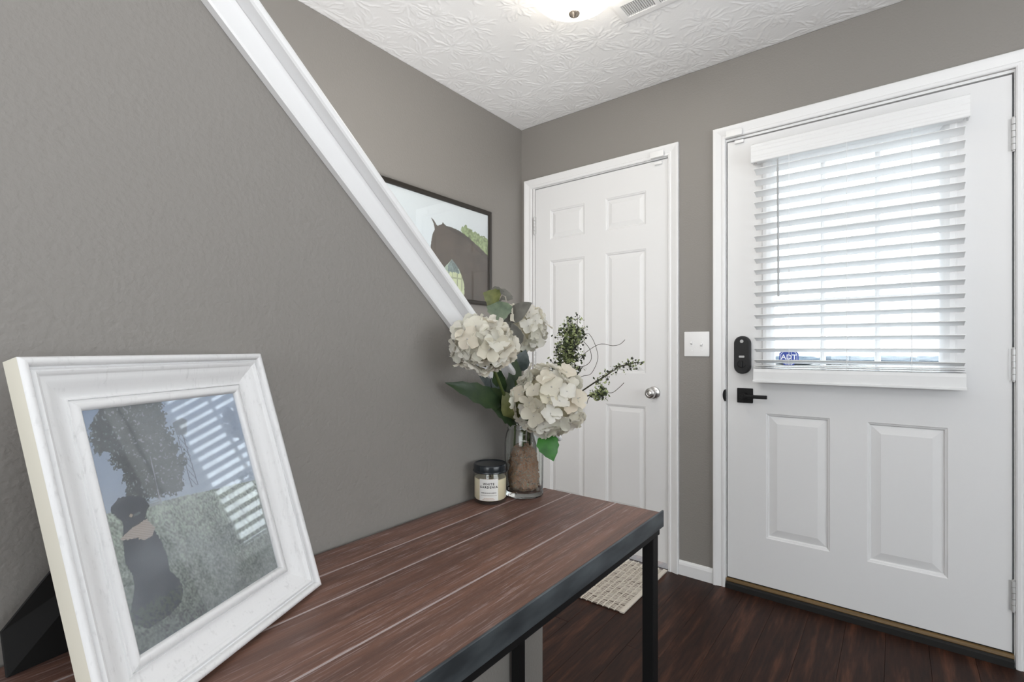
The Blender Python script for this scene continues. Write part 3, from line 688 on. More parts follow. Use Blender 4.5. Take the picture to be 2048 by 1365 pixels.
bm = NB(); box(bm, TX0 + .001, TX1 - .0045, TY0, TY0 + .0035, TZ - .031, TZ + .001, .001); obj('end_rim', bm, 'rim', tb_)
for x in (TX0 + .013, TX1 - .017):
    bm = NB(); box(bm, x - .012, x + .012, TY0 + .002, TY1 - .001, TZ - .0455, TZ - .0265, .001); obj('side_rail', bm, 'black', tb_)
for y in (TY0 + .016, TY1 - .016):
    bm = NB(); box(bm, TX0 + .026, TX1 - .030, y - .012, y + .012, TZ - .0455, TZ - .0265, .001); obj('end_rail', bm, 'black', tb_)
for x in (TX0 + .0135, TX1 - .0175):
    for y in (TY0 + .018, TY1 - .020):
        bm = NB(); box(bm, x - .0115, x + .0115, y - .0125, y + .0125, 0.0005, TZ - .0456, .001); obj('leg', bm, 'black', tb_)

# ------------------------------------------------------------------ white tabletop photo frame
phi, lean = -1.127, .296
U_ = V((math.cos(phi), math.sin(phi), 0)); NBK = V((math.sin(phi), -math.cos(phi), 0)); UP = V((0, 0, 1)) * math.cos(lean) + NBK * math.sin(lean)
NF = -NBK * math.cos(lean) + V((0, 0, 1)) * math.sin(lean); BR = V((-.619, .3725, .7760)); FWD, FHT = .287, .332
BL = BR + U_ * FWD
def fr3(a, b, h): return BL - U_ * a + UP * b + NF * h          # a: from the left edge, b: up, h: out of the front
ff = thing('photo_frame', 'white distressed picture frame leaning on the table with a dog photo', 'picture', (BL + BR) / 2)
TH = .019
prof = [(0, -TH), (0, -.0030), (.0012, -.0008), (.0035, 0), (.0062, -.0008), (.0078, -.0032), (.0082, -.0066), (.0096, -.0070), (.0104, -.0058), (.0128, -.0046), (.0150, -.0056), (.0160, -.0076), (.0172, -.0080), (.0200, -.0086), (.0235, -.0104), (.0275, -.0130), (.0315, -.0150), (.0350, -.0160), (.0374, -.0161), (.0380, -.0142), (.0392, -.0140), (.0398, -.0156), (.0414, -.0138), (.0440, -.0124), (.0468, -.0126), (.0490, -.0144), (.0500, -.0168), (.0500, -TH)]
m = M['framewhite']
n_ = noi(m, coords(m, (55, 55, 55)), 1.0, 5, .75); n2_ = noi(m, coords(m, (300, 300, 12)), 1, 3)
lk(m, mixc(m, ramp(m, math_n(m, 'MULTIPLY', n_, n2_), [(.30, BLK), (.48, (.55, .55, .55))]), (.79, .79, .795), (.52, .52, .52)), bsdf(m).inputs['Base Color']); bump(m, n2_, .12, .0006)
fp = [(0, 0), (FWD, 0), (FWD, FHT), (0, FHT)]
for k in range(4):
    bm = NB(); sweep(bm, fp, prof, True, fr3, only=k)
    bm.faces.ensure_lookup_table()
    o = obj('frame_rail', bm, ['framewhite', 'cream'], ff, sm=50)
    for p in o.data.polygons:
        # the raw outer side keeps its bare cream colour
        loc = [o.data.vertices[i].co + origin(ff) - BL for i in p.vertices]
        aa = [-(q.dot(U_)) for q in loc]; bb = [q.dot(UP) for q in loc]
        for ax_, lim in ((aa, 0), (aa, FWD), (bb, 0), (bb, FHT)):
            if all(abs(q - lim) < 1e-4 for q in ax_): p.material_index = 1
def dog_fn(A, B):
    A = A * 1.028; B = B * 1.006
    n1 = .5 * vnoise(A, B, 170) + .5 * vnoise(A + .3, B, 330); n2 = vnoise(A, B, 620); n3 = vnoise(A, B, 60); n4 = vnoise(A * 1.6 + B * .6, B, 480)
    t = np.clip((B - .15) / .14, 0, 1)[..., None]
    col = lin(186, 194, 206) * (1 - t) + lin(150, 166, 192) * t + (n3[..., None] - .5) * .03
    hz = .1835 - (A - .055) * .09
    grass = B < hz + .002 * (n1 - .5)
    g = 2.0 * lin(84, 88, 80) * (.75 + .6 * n3[..., None] + 1.1 * (n1[..., None] - .5) + 1.5 * (n4[..., None] - .45) + .9 * (n2[..., None] - .5)); far = np.clip((B - .05) / .13, 0, 1)[..., None]; g = g * (.55 + .75 * far) + lin(110, 114, 104) * .7 * far
    col[grass] = np.maximum(g, .004)[grass]
    j = .010 * (n1 - .5) + .009 * (n2 - .5) + .006 * (n3 - .5)
    tree = [(0.0758, 0.300), (0.0722, 0.2882), (0.0673, 0.2809), (0.0562, 0.2672), (0.0556, 0.2532), (0.0595, 0.2427), (0.07, 0.2371), (0.0714, 0.2291), (0.0749, 0.216), (0.0766, 0.2044), (0.0751, 0.1959), (0.0762, 0.1815), (0.1101, 0.1819), (0.138, 0.1822), (0.1441, 0.1982), (0.15, 0.2108), (0.1448, 0.2311), (0.1406, 0.2472), (0.1389, 0.2717), (0.1354, 0.2899), (0.1311, 0.300)]
    tw = inside([(.1451, .258), (.158, .2626), (.1649, .259), (.1601, .2425), (.147, .2436)], A, B); col[tw] = lin(105, 112, 122)
    leg = (np.abs(A - (.1495 + (B - .185) * -.03)) < .0006) | (np.abs(A - (.158 + (B - .185) * -.06)) < .0006) | ((np.abs(((A - .15) * 1.6 + B * 1.0) % .009 - .0045) < .0007) & (A > .1492) & (A < .158)); leg &= (B < .243) & (B > .183); col[leg] = lin(92, 98, 110)
    tm = inside(tree, A + j, B + j); sparkle = (n2 > .80) & (n1 > .40)
    tc = lin(74, 78, 76) * (.45 + 1.1 * n1[..., None] * .8 + .35 * (n2[..., None] - .5)); col[tm] = tc[tm]; col[tm & sparkle] = lin(140, 143, 146)
    pole = np.abs(A - (.1089 + (B - .18) * .021)) < .0005; pole &= (B > .178) & (B < .2273); col[pole] = lin(150, 150, 158)
    for bb in (.1775, .1793, .1811): fm = (np.abs(B - bb) < .0005) & (A > .095) & (A < .1098); col[fm] = lin(160, 165, 170)
    fm = (np.abs(A - .1096) < .0007) & (B > .1755) & (B < .183); col[fm] = lin(165, 168, 172)
    dog = [(0.0578, 0.1873), (0.0585, 0.1817), (0.0653, 0.1725), (0.066, 0.1668), (0.0625, 0.1558), (0.0596, 0.1328), (0.0641, 0.12), (0.0623, 0.1074), (0.0547, 0.0913), (0.0546, 0.077), (0.0678, 0.0669), (0.0899, 0.0686), (0.1048, 0.0737), (0.1107, 0.0854), (0.1085, 0.096), (0.1045, 0.104), (0.1012, 0.1088), (0.1019, 0.1231), (0.0996, 0.1386), (0.0959, 0.1516), (0.0893, 0.1684), (0.0925, 0.1746), (0.0962, 0.1777), (0.0932, 0.186), (0.0841, 0.1923), (0.0757, 0.1944), (0.067, 0.194)]
    jj = .0012 * (n2 - .5); dm = inside(dog, A + jj, B + jj); dc = lin(30, 34, 44) * (.8 + .5 * n3[..., None]); col[dm] = dc[dm]
    fr_ = dm & (B < .082 + .012 * n4) & (n4 > .45); col[fr_] = lin(62, 72, 54)
    ban = [(0.06, 0.1568), (0.0736, 0.1627), (0.0895, 0.1662), (0.097, 0.1556), (0.0918, 0.1481), (0.083, 0.1472), (0.0766, 0.1515), (0.0636, 0.1543)]
    bn = inside(ban, A + jj, B + jj); st_ = .82 + .25 * (np.sin((A * .5 + B) * 2600) > .3)[..., None]; bc = lin(196, 178, 164) * st_; col[bn] = bc[bn]
    tg = ((A - .0755) ** 2 + (B - .1745) ** 2) < .0016 ** 2; col[tg] = lin(190, 170, 150)
    cl_ = (np.abs(B - .1735 - (A - .078) * .15) < .0012) & (A > .078) & (A < .0855); col[cl_] = lin(95, 98, 106)
    return col
print_mesh('photo_print', (.046), FWD - .046, .045, FHT - .046, 330, 410, dog_fn, lambda a, b, h: fr3(a, b, -.0182), ff)
def slabf(a0, a1, b0, b1, h0, h1, name, m_, par):
    bm = NB(); prism(bm, [(a0, b0), (a1, b0), (a1, b1), (a0, b1)], fr3, h0, h1); return obj(name, bm, m_, par)
slabf((.046), FWD - .046, .045, FHT - .046, -.0178, -.0170, 'glass', 'dust_haze_glass', ff)
slabf(.040, FWD - .040, .039, FHT - .040, -.0225, -.0188, 'backing', 'velvet', ff)
# easel flap: hinged on the back, spreading to the left and down to the table
T1 = fr3(FWD / 2 - .035, .23, -.0230); T2 = fr3(FWD / 2 + .03, .23, -.0230)
K1 = V((-.700, .074, .818)); K2 = V((-.700, .078, .7705)); K3 = V((-.722, .19, .7705))
bm = NB(); front = [bm.verts.new(p) for p in (T1, K1, K2, K3, T2)]; back = [bm.verts.new(p + V((-.0035, -.0018, 0)) * (.6)) for p in (T1, K1, K2, K3, T2)]
cen = sum((v.co for v in front), V()) / 5; c1 = bm.verts.new(cen); c2 = bm.verts.new(cen + V((-.002, -.001, 0)))
for k in range(5):
    k2 = (k + 1) % 5
    bm.faces.new([front[k], front[k2], c1]); bm.faces.new([back[k2], back[k], c2]); bm.faces.new([front[k], back[k], back[k2], front[k2]])
tag(obj('easel', bm, 'velvet', ff), 'black velvet easel flap behind the frame')

# ------------------------------------------------------------------ candle jar
KX, KY = -.690, .809
ca = thing('candle_jar', 'small glass candle jar with cream wax and a black lid', 'candle', (KX, KY, TZ))
K0 = V((KX, KY, TZ))
bm = NB(); lathe(bm, [(0, .0006), (.030, .0006), (.0345, .003), (.0362, .009), (.0364, .056), (.0350, .062), (.0335, .066), (.0335, .072), (.0315, .072), (.0315, .065), (.0335, .060), (.0345, .055), (.0345, .011), (.032, .0085), (0, .0085)], K0, n=48, close=False); obj('jar', bm, 'jarglass', ca, sm=40)
bm = NB(); lathe(bm, [(0, .0090), (.0315, .0090), (.0340, .012), (.0341, .0525), (.0335, .0535), (.012, .0525), (0, .052)], K0, n=40); wx = obj('wax', bm, 'wax', ca, sm=40)
bm = NB(); tube(bm, [K0 + V((0, 0, .052)), K0 + V((.001, 0, .058)), K0 + V((.0015, .001, .063))], .0009, 6); obj('wick', bm, 'ink', wx)
bm = NB(); lathe(bm, [(.0345, .0665), (.0372, .0665), (.0378, .068), (.0374, .0695), (.0362, .0705), (.0362, .080), (.0355, .0822), (.0342, .0832), (.0330, .0828), (.0315, .0815), (.020, .0808), (0, .0808)], K0, n=48); obj('lid', bm, 'lid', ca, sm=35)
# label wrapped on the front, toward the viewer
ang0 = math.atan2(0 - KY, 0 - KX) - .10
def cyl(a, b, h):                                                   # a right, b up, on the jar wall as seen from the front
    t = ang0 + a / .0366; return K0 + V((math.cos(t) * (.0366 + h), math.sin(t) * (.0366 + h), b))
bm = NB(); nseg = 16; g = [[bm.verts.new(cyl(-.0205 + .041 * i / nseg, z, .0001)) for i in range(nseg + 1)] for z in (.0115, .0565)]
for i in range(nseg): bm.faces.new([g[0][i], g[0][i + 1], g[1][i + 1], g[1][i]])
lb = obj('label', bm, 'label', ca, sm=60)
def ltext(s, size, z, spacing, ink, bold=0):
    t_ = text_bm(s, size, spacing, bold); bm = NB()
    for v in t_.verts: v.co = cyl(v.co.x, z + v.co.y, .0004)
    add(bm, t_); obj('lettering', bm, ink, lb)
ltext('WHITE', .0062, .0445, 1.35, 'ink', .00022); ltext('GARDENIA', .0062, .0378, 1.35, 'ink', .00022)
bm = NB()
def dash(bm, z, h, x0, x1, step, fillf=.7):
    x = x0
    while x < x1:
        wd = step * (fillf + random.uniform(-.25, .15)); q = [bm.verts.new(cyl(a, b, .0004)) for a, b in ((x, z), (x + wd, z), (x + wd, z + h), (x, z + h))]; bm.faces.new(q); x += step
dash(bm, .0268, .0022, -.016, .016, .0019); obj('fine_print', bm, 'ink', lb)
bm = NB(); dash(bm, .0220, .0012, -.017, .017, .0016); obj('fine_print', bm, 'inkgrey', lb)
bm = NB(); dash(bm, .0158, .0014, -.010, .010, .0016); dash(bm, .0132, .0014, -.013, .012, .0016); obj('fine_print', bm, 'inktan', lb)

# ------------------------------------------------------------------ vase
VX, VY = -.661, .892
vs_ = thing('glass_vase', 'clear ribbed glass jar vase holding the white hydrangeas', 'vase', (VX, VY, TZ))
V0 = V((VX, VY, TZ))
bm = NB()
pro = [(0, .0006, 0), (.037, .0006, 0), (.0425, .003, 0), (.0435, .008, .0), (.0420, .014, .6), (.0430, .030, 1), (.0440, .095, 1), (.0440, .118, 1), (.0425, .130, .6), (.0395, .142, .1), (.0375, .149, 0), (.0390, .152, 0), (.0398, .156, 0), (.0390, .160, 0), (.0372, .162, 0), (.0395, .165, 0), (.0400, .169, 0), (.0390, .172, 0),
       (.0362, .1715, 0), (.0355, .165, 0), (.0352, .150, 0), (.0372, .140, .1), (.0395, .128, .4), (.0412, .116, .6), (.0412, .095, .6), (.0402, .030, .6), (.0392, .016, .3), (.036, .012, 0), (0, .010, 0)]
n = 60; rings = []
for r, h, k in pro:
    if r == 0: rings.append([bm.verts.new(V0 + V((0, 0, h)))]); continue
    rings.append([bm.verts.new(V0 + V((math.cos(t) * rr, math.sin(t) * rr, h))) for t, rr in [(2 * PI * i / n, r * (1 - k * .030 * (.5 - .5 * abs(math.cos(5 * 2 * PI * i / n))) * 2)) for i in range(n)]])
for p, q in zip(rings, rings[1:]):
    for i in range(n):
        vs = [p[i % len(p)], p[(i + 1) % n % len(p)], q[(i + 1) % n % len(q)], q[i % len(q)]]; vs = [x for k, x in enumerate(vs) if x not in vs[:k]]
        if len(vs) > 2: bm.faces.new(vs)
obj('jar', bm, 'vaseglass', vs_, sm=30)

fp_ = [(.001, 0), (.024, .001), (.034, .010), (.0345, .035), (.033, .060), (.029, .080), (.019, .098), (.008, .106)]
fq = [(a[0] + (b[0] - a[0]) * t / 6, a[1] + (b[1] - a[1]) * t / 6) for a, b in zip(fp_, fp_[1:]) for t in range(6)] + [(0, .107)]
bm = NB(); lathe(bm, fq, V0 + V((-.003, .002, .0125)), n=64)  # mottled brown and orange mass filling the lower jar
for v in bm.verts:
    q = v.co - V0; k = noise.noise(v.co * 210) * .16 + noise.noise(v.co * 80) * .14; k = min(k, .0372 / max(q.xy.length, 1e-4) - 1); v.co = V0 + V((q.x * (1 + k), q.y * (1 + k), max(.0122, q.z + .006 * noise.noise(v.co * 110))))
m = M['mottle'] = mat('mottled_brown', (.2, .12, .07), .9)
lk(m, ramp(m, noi(m, coords(m), 150, 5, .8), [(.36, (.10, .08, .065)), (.44, (.38, .34, .30)), (.50, (.46, .21, .10)), (.55, (.24, .17, .13)), (.60, (.50, .46, .42)), (.66, (.18, .22, .10))]), bsdf(m).inputs['Base Color'])
tag(tag(obj('vase_filler', bm, 'mottle', sm=60, loc=V0 + V((0, 0, .0125))), 'brown and orange mottled filler around the stems inside the glass vase', 'filler'), kind='stuff')

# ------------------------------------------------------------------ flowers
def leaf_mesh(bm, base, tip, width, face=None, sag=.0, serr=.04, fold=.25, mi=0, n=9):
    """leaf from base to tip; face = direction the upper side looks to"""
    base, tip = V(base), V(tip); ax = tip - base; L = ax.length; ax.normalize()
    f = V(face) if face is not None else (EYE - base); f = (f - ax * f.dot(ax)).normalized(); s = ax.cross(f).normalized()
    rows = []
    for i in range(n + 1):
        t = i / n; wd = width * .5 * (math.sin(PI * min(1, t ** .72)) ** .85 if 0 < t < 1 else 0) * (1 + serr * (1 if i % 2 else -1)); wd = max(wd, .0006)
        c = base + ax * (L * t) + f * (sag * 4 * t * (1 - t))
        rows.append([bm.verts.new(c + s * (wd * q) + f * (fold * wd * abs(q) - .12 * wd * q * q)) for q in (-1, -.5, 0, .5, 1)])
    for p, q in zip(rows, rows[1:]):
        for k in range(4): bm.faces.new([p[k], p[k + 1], q[k + 1], q[k]]).material_index = mi
def leaf(parent, base, tip, width, m_, **kw):
    bm = NB(); leaf_mesh(bm, base, tip, width, **kw); return obj('leaf', bm, m_, parent, sm=60)
# four floret variants, shared
fl_meshes = []
for vv in range(5):
    bm = NB(); rr = random.Random(vv)
    for k in range(4):
        a0 = PI / 2 * k + rr.uniform(-.15, .15); L = .0205 * rr.uniform(.86, 1.14); W = .0205 * rr.uniform(.9, 1.12); cup = rr.uniform(.05, .55); tw_ = rr.uniform(-.25, .25); lift = .0012 * (k % 2)
        rows = []
        for i in range(6):
            t = i / 5; ro = L * (.04 + .98 * t); wd = W * .5 * max(.16, math.sqrt(max(0, 1 - ((t - .60) / .56) ** 2))) * (.62 if t > .95 else 1)
            row = []
            for q in (-1, -.5, 0, .5, 1):
                ex = ro - (.10 * L * q * q if t > .6 else 0); z = cup * L * (t ** 2) * (.7) + .16 * W * q * q * t + tw_ * wd * q * .4 + lift - (.25 * L * max(0, t - .75))
                row.append(bm.verts.new(Matrix.Rotation(a0, 3, 'Z') @ V((ex, wd * q, z))))
            rows.append(row)
        for p, q in zip(rows, rows[1:]):
            for i in range(4): bm.faces.new([p[i], p[i + 1], q[i + 1], q[i]])
    lathe(bm, [(.0016, -.0005), (.0018, .001), (.0010, .0024), (0, .0026)], (0, 0, 0), n=6, mi=1)
    tube(bm, [(0, 0, -.016), (0, 0, 0)], .0007, 4, mi=1)
    me = bpy.data.meshes.new('floret'); bm.to_mesh(me); bm.free(); me.materials.append(M['petal']); me.materials.append(M['floweye']); smooth(me, 60); fl_meshes.append(me)
def hydrangea(label, cen, rad, stem_pts, nf, leaves, squash=(1, 1, 1)):
    h = thing('hydrangea', label, 'flower', V0 + V((0, 0, .012)), 'white hydrangeas in the glass vase')
    bm = NB(); tube(bm, stem_pts, .0032, 8); obj('stem', bm, 'stem', h, sm=50)
    b2 = NB(); bmesh.ops.create_icosphere(b2, subdivisions=2, radius=1); b2.transform(Matrix.Translation(cen) @ Matrix.Diagonal((rad * .72 * squash[0], rad * .72 * squash[1], rad * .72 * squash[2], 1)))
    bloom = obj('bloom', b2, 'petalcore', h, loc=cen, sm=80)
    toS = (V(stem_pts[-2]) - cen).normalized()
    for k in range(nf):
        z = 1 - 2 * (k + .5) / nf; t = k * 2.39996; r = math.sqrt(1 - z * z); d = V((r * math.cos(t), r * math.sin(t), z)); d = (d + V([random.uniform(-.10, .10) for _ in range(3)])).normalized()
        if d.dot(toS) > .86: continue
        nrm = (d + V([random.uniform(-.42, .42) for _ in range(3)])).normalized()
        o = put('floret', random.choice(fl_meshes), bloom); s = random.uniform(.92, 1.18)
        o.location = V((d.x * squash[0], d.y * squash[1], d.z * squash[2])) * rad * random.uniform(.80, .99)
        o.rotation_euler = (nrm.to_track_quat('Z', 'Y').to_matrix() @ Matrix.Rotation(random.uniform(0, 6.28), 3, 'Z')).to_euler(); o.scale = (s, s, s)
    for b, t, wd, m_, kw in leaves: leaf(h, b, t, wd, m_, **kw)
    return h
mouth = V0 + V((0, 0, .168))
c1 = at(966, 691, .93); c2 = at(1096, 803, 1.045); c3 = at(1045, 660, 1.20)
hydrangea('largest white hydrangea head on the left of the bouquet, against the stair cap', c1, .058,
          [V0 + V((.012, .01, .014)), mouth + V((-.002, -.006, -.01)), at(1012, 800, 1.06), at(990, 745, .98), c1], 64,
          [(at(1002, 812, 1.05), at(890, 766, .965), .044, 'leafdark', dict(face=V((.50, -.75, .42)), sag=.012, serr=.09)),
           (at(1006, 800, 1.10), at(958, 752, 1.0), .034, 'leafblue', dict(face=V((.5, -.7, .4)), sag=.004)),
           (at(1003, 790, 1.06), at(992, 728, 1.02), .030, 'leafdark', dict(sag=.004))], (1, 1, .86))
hydrangea('white hydrangea head low on the right, hanging over the vase rim', c2, .077,
          [V0 + V((-.015, -.01, .014)), mouth + V((.012, -.01, -.006)), mouth + V((.02, -.015, .02)), at(1075, 810, 1.06), c2], 84,
          [(at(1088, 868, 1.03), at(1107, 923, 1.01), .046, 'leafbright', dict(face=V((.5, -.75, .35)), sag=.004, serr=.06)),
           (at(1094, 862, 1.05), at(1084, 902, 1.05), .024, 'leafdark', dict())], (1, 1, .95))
hydrangea('smallest white hydrangea head at the back top right, below the grey leaf', c3, .058,
          [V0 + V((.0, .016, .014)), mouth + V((.004, .012, -.008)), at(1036, 780, 1.14), at(1044, 720, 1.18), c3], 46,
          [(at(1036, 742, 1.16), at(1052, 700, 1.15), .040, 'leafblue', dict(sag=.004)),
           (at(1030, 778, 1.13), at(1030, 716, 1.14), .032, 'leafdark', dict()),
           (at(1040, 690, 1.14), at(1024, 646, 1.13), .030, 'leafgrey', dict())])
# loose foliage stem with the grey and olive leaves on top
lf = thing('foliage_stem', 'leafy stem with dusty grey and olive leaves rising above the flowers', 'leaf', V0 + V((-.006, .02, .012)))
bm = NB(); tube(bm, [V0 + V((-.006, .02, .014)), mouth + V((-.004, .008, -.004)), at(1030, 770, 1.14), at(1016, 690, 1.16), at(1008, 640, 1.155), at(1014, 612, 1.15), at(1011, 594, 1.15), at(1004, 590, 1.15), at(998, 600, 1.15)], [.0028, .0026, .0024, .0022, .0016, .0014, .0012, .0012, .0016], 7)
obj('stem', bm, 'curl', lf, sm=50)
for b, t, wd, m_, kw in [((998, 602, 1.15), (966, 586, 1.13), .046, 'leafolive', dict(sag=.006, serr=.07)),
                         ((999, 603, 1.148), (999, 648, 1.13), .058, 'leafsage', dict(sag=.008, serr=.06)),
                         ((1002, 600, 1.165), (1010, 578, 1.17), .05, 'leafgrey', dict(sag=.004)),
                         ((978, 590, 1.17), (1014, 590, 1.17), .040, 'leafgrey', dict(sag=.006)),
                         ((1016, 640, 1.16), (1064, 606, 1.13), .050, 'leafgrey', dict(sag=.003, serr=.0, fold=.08, face=V((.55, -.62, .55)))),
                         ((1012, 662, 1.15), (1020, 622, 1.15), .022, 'leafgrey', dict())]:
    leaf(lf, at(*b), at(*t), wd, m_, **kw)
# lower foliage stem at the rim
lf = thing('foliage_stem', 'short stem of dark serrated leaves at the left rim of the vase', 'leaf', V0 + V((-.02, -.012, .012)))
bm = NB(); tube(bm, [V0 + V((-.02, -.012, .014)), mouth + V((-.016, -.012, -.004)), at(1030, 800, 1.09), at(1032, 762, 1.09)], .0026, 7); obj('stem', bm, 'stem', lf, sm=50)
for b, t, wd, m_, kw in [((1033, 836, 1.075), (984, 818, 1.05), .064, 'leafdark', dict(sag=.008, serr=.10, face=V((.55, -.6, .6)))),
                         ((1036, 838, 1.065), (1006, 782, 1.045), .050, 'leafolive', dict(sag=.010, serr=.02)),
                         ((1012, 806, 1.06), (976, 776, 1.03), .034, 'leafdark', dict(serr=.08)),
                         ((1010, 796, 1.06), (982, 756, 1.03), .026, 'leafblue', dict()),
                         ((1018, 812, 1.08), (1020, 748, 1.09), .030, 'leafdark', dict())]:
    leaf(lf, at(*b), at(*t), wd, m_, **kw)
# fine sprigs on the right
def sprig(label, pts, ntw, spread, nleaf, seed, tend=(), buds=0, pale=0, lsize=.006, clump=0, along0=.15):
    rr = random.Random(seed); s = thing('greenery_sprig', label, 'sprig', V0 + V((.01, .0, .012)))
    P_ = [V0 + V((.014, .004, .014)), mouth + V((.012, .006, -.004))] + [at(*p) for p in pts]
    bm = NB(); tube(bm, P_, [.0018] * (len(P_) - 1) + [.0008], 6)
    vis = P_[2:]; tw = NB(); lv = NB(); bd = NB(); pbd = NB()
    def on(t):
        t *= len(vis) - 1; i = min(int(t), len(vis) - 2); return vis[i].lerp(vis[i + 1], t - i)
    def leafl(p, sz, mi):
        d = V([rr.gauss(0, 1) for _ in range(3)]).normalized(); q = d.orthogonal().normalized() * sz * .3; q.rotate(Matrix.Rotation(rr.uniform(0, 6.28), 3, d)); k = [lv.verts.new(p + x) for x in (V((0, 0, 0)), d * sz * .5 + q, d * sz, d * sz * .5 - q)]; lv.faces.new(k).material_index = mi
    for k in range(ntw):
        t = along0 + (1 - along0) * (k + rr.random()) / ntw; p0 = on(min(t, 1)); ex = V([rr.gauss(0, 1) for _ in range(3)]).normalized(); ex = ex * spread * rr.uniform(.5, 1.15)
        mid = p0 + ex * .5 + V([rr.gauss(0, spread * .12) for _ in range(3)]); pt = p0 + ex; tube(tw, bez(p0, mid, pt, 5), .0005, 4)
        for i in range(nleaf):
            f = rr.uniform(.15, 1.08); c = p0.lerp(mid, f * 2) if f < .5 else mid.lerp(pt, f * 2 - 1)
            leafl(c + V([rr.gauss(0, .004) for _ in range(3)]), lsize * rr.uniform(.6, 1.3), 0 if rr.random() < .62 else 1)
        if rr.random() < buds: lathe(bd, [(0, -.0028), (.0026, -.0008), (.0022, .0018), (0, .0026)], pt, V([rr.gauss(0, 1) for _ in range(3)]), 6)
        if rr.random() < pale: lathe(pbd, [(0, -.003), (.0014, 0), (0, .004)], pt + V((0, 0, .003)), V([rr.gauss(0, .5), rr.gauss(0, .5), 1]), 5)
    for tp in tend: tube(bm, cat([at(*p) for p in tp]), .00065, 5)
    obj('stem', bm, 'twig', s, sm=50); tag(obj('twigs', tw, 'twig', s), kind='stuff'); tag(obj('leaflets', lv, ['spriggreen', 'sprigdark'], s), kind='stuff')
    if len(bd.verts): tag(obj('buds', bd, 'bud', s, sm=50), kind='stuff')
    if len(pbd.verts): tag(obj('pale_buds', pbd, 'palebud', s, sm=50), kind='stuff')
sprig('bushy greenery sprig with round dark seed pods standing right of the flowers', [(1100, 800, 1.12), (1116, 760, 1.13), (1130, 720, 1.14), (1142, 680, 1.14), (1148, 660, 1.14)], 120, .040, 18, 11,
      tend=[[(1128, 745, 1.13), (1150, 700, 1.13), (1172, 668, 1.13), (1185, 678, 1.13), (1195, 706, 1.13), (1194, 725, 1.13), (1182, 748, 1.13), (1168, 752, 1.13), (1160, 756, 1.13)], [(1152, 720, 1.13), (1196, 690, 1.14), (1225, 692, 1.14), (1240, 689, 1.14), (1250, 680, 1.14)], [(1154, 655, 1.13), (1155, 640, 1.13), (1160, 634, 1.13)], [(1150, 735, 1.13), (1170, 732, 1.13), (1182, 720, 1.13), (1180, 700, 1.13), (1168, 684, 1.13)]],
      buds=.75, pale=.15, lsize=.0075, along0=.25)
sprig('long greenery sprig with white buds reaching farthest right across the closet door', [(1120, 810, 1.09), (1156, 788, 1.08), (1190, 765, 1.07), (1212, 752, 1.06), (1236, 734, 1.05), (1262, 728, 1.05), (1278, 724, 1.05)], 26, .017, 6, 23, buds=.5, pale=.55, lsize=.0065, along0=.3)
sprig('short greenery sprig with a yellow-green tuft below the long one', [(1120, 812, 1.07), (1158, 795, 1.06), (1182, 791, 1.05), (1200, 788, 1.05), (1208, 784, 1.05)], 18, .013, 14, 31, tend=[[(1182, 791, 1.05), (1176, 800, 1.05), (1174, 808, 1.05)], [(1208, 784, 1.05), (1224, 786, 1.05), (1238, 776, 1.05), (1248, 766, 1.05)]], buds=.4, pale=.25, lsize=.0075, along0=.55)

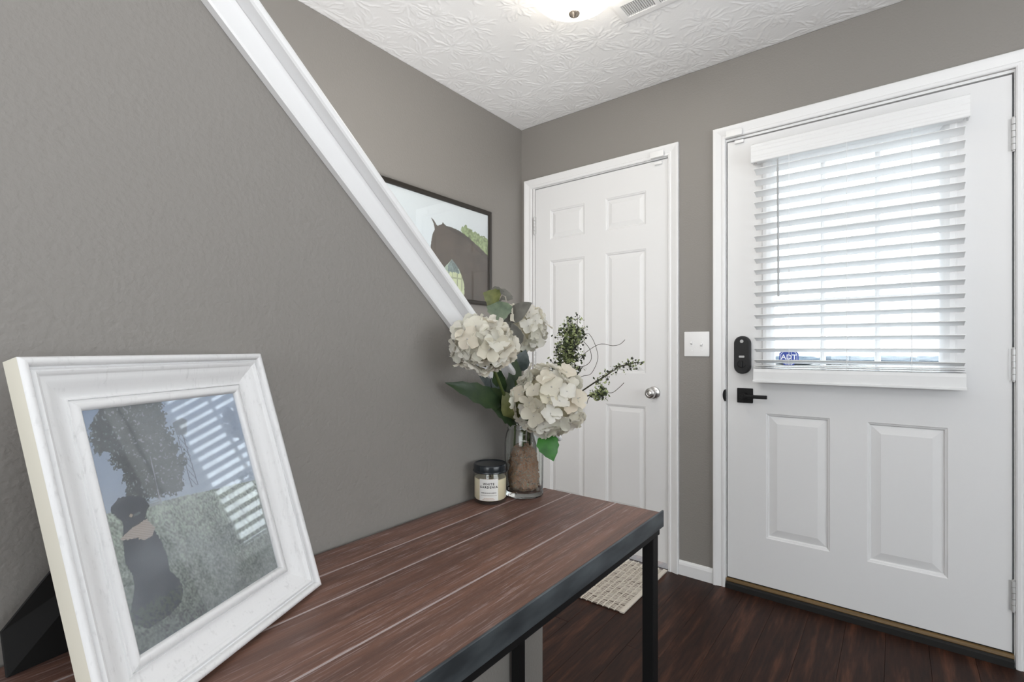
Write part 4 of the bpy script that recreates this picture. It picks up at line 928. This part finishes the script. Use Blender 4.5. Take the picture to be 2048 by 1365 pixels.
# ------------------------------------------------------------------ woven rug
rg = thing('rug', 'small cream and taupe woven rug in front of the closet door', 'rug', (-1.29, 2.137, 0))
RX0, RX1, RY0, RY1 = -1.70, -.888, 1.890, 2.378
bm = NB(); box(bm, RX0, RX1, RY0, RY1, .0008, .006, .002); obj('mat', bm, 'rugbase', rg)
ncord = 30; cw = (RX1 - .020 - RX0) / ncord
cb = NB(); pts = [(0, RY0 - .004 - (RY0 + RY1) / 2, .0055)] + [(.0012 * (-1) ** k, (RY0 + (RY1 - RY0) * k / 24) - (RY0 + RY1) / 2, .0062) for k in range(25)] + [(0, RY1 + .003 - (RY0 + RY1) / 2, .0055)]
tube(cb, pts, .0032, 6); cme = bpy.data.meshes.new('cord'); cb.to_mesh(cme); cb.free(); cme.materials.append(M['rugcream']); smooth(cme, 60)
for k in range(ncord + 1): put('cord', cme, rg, (RX0 + .004 + cw * k, (RY0 + RY1) / 2, 0))
bm = NB(); box(bm, RX1 - .019, RX1 + .002, RY0 - .003, RY1 + .002, .001, .0095, .003, seg=2); obj('border_band', bm, 'rugcream', rg, sm=40)
wv = NB(); rr = random.Random(5)
for k in range(ncord):
    y = RY0 + .004; xa, xb = RX0 + .006 + cw * k, RX0 + .002 + cw * (k + 1); sl_ = rr.choice((-1, 1)); run = rr.randint(3, 7)
    while y < RY1 - .008:
        o_ = .006 * sl_; q = [wv.verts.new(V(p)) for p in ((xa, y, .0062), (xb, y + o_, .0062), (xb, y + o_ + .0045, .0062), (xa, y + .0045, .0062))]; c = (q[0].co + q[2].co) / 2
        t_ = [wv.verts.new(V((v.co.x, v.co.y + (c.y - v.co.y) * .3, .0082))) for v in q]
        wv.faces.new(t_)
        for i in range(4): wv.faces.new([q[i], q[(i + 1) % 4], t_[(i + 1) % 4], t_[i]])
        y += rr.uniform(.0085, .0135); run -= 1
        if run < 0: sl_ = -sl_; run = rr.randint(3, 7)
tag(obj('weave', wv, 'rugcream', rg), kind='stuff')

# ------------------------------------------------------------------ outside, seen between the slats
bm = NB(); box(bm, -60, 60, 2.7, 90, -.5, -.15); struct(obj('ground', bm, 'pavement'), 'sunlit pavement outside the entry door', 'ground')
for k, nm in enumerate(('leftmost', 'second from the left', 'middle', 'second from the right', 'rightmost')):
    p = V((-9.0 + k * 2.9, 40.4 + k * 2.06, -.15)); b2 = NB(); bmesh.ops.create_icosphere(b2, subdivisions=4, radius=1)
    for v in b2.verts:
        nn = noise.noise(v.co * 2.2 + V((k * 7, 0, 0))); v.co = V((v.co.x * 1.75, v.co.y * .9, v.co.z * .36 + .33)) * (1 + .20 * nn)
    b2.transform(Matrix.Translation(p)); tag(obj('hedge_shrub', b2, 'hedge', loc=p, sm=60), 'low blue-grey shrub, ' + nm + ' of five far outside the door glass', 'shrub', 'hedge shrubs outside')
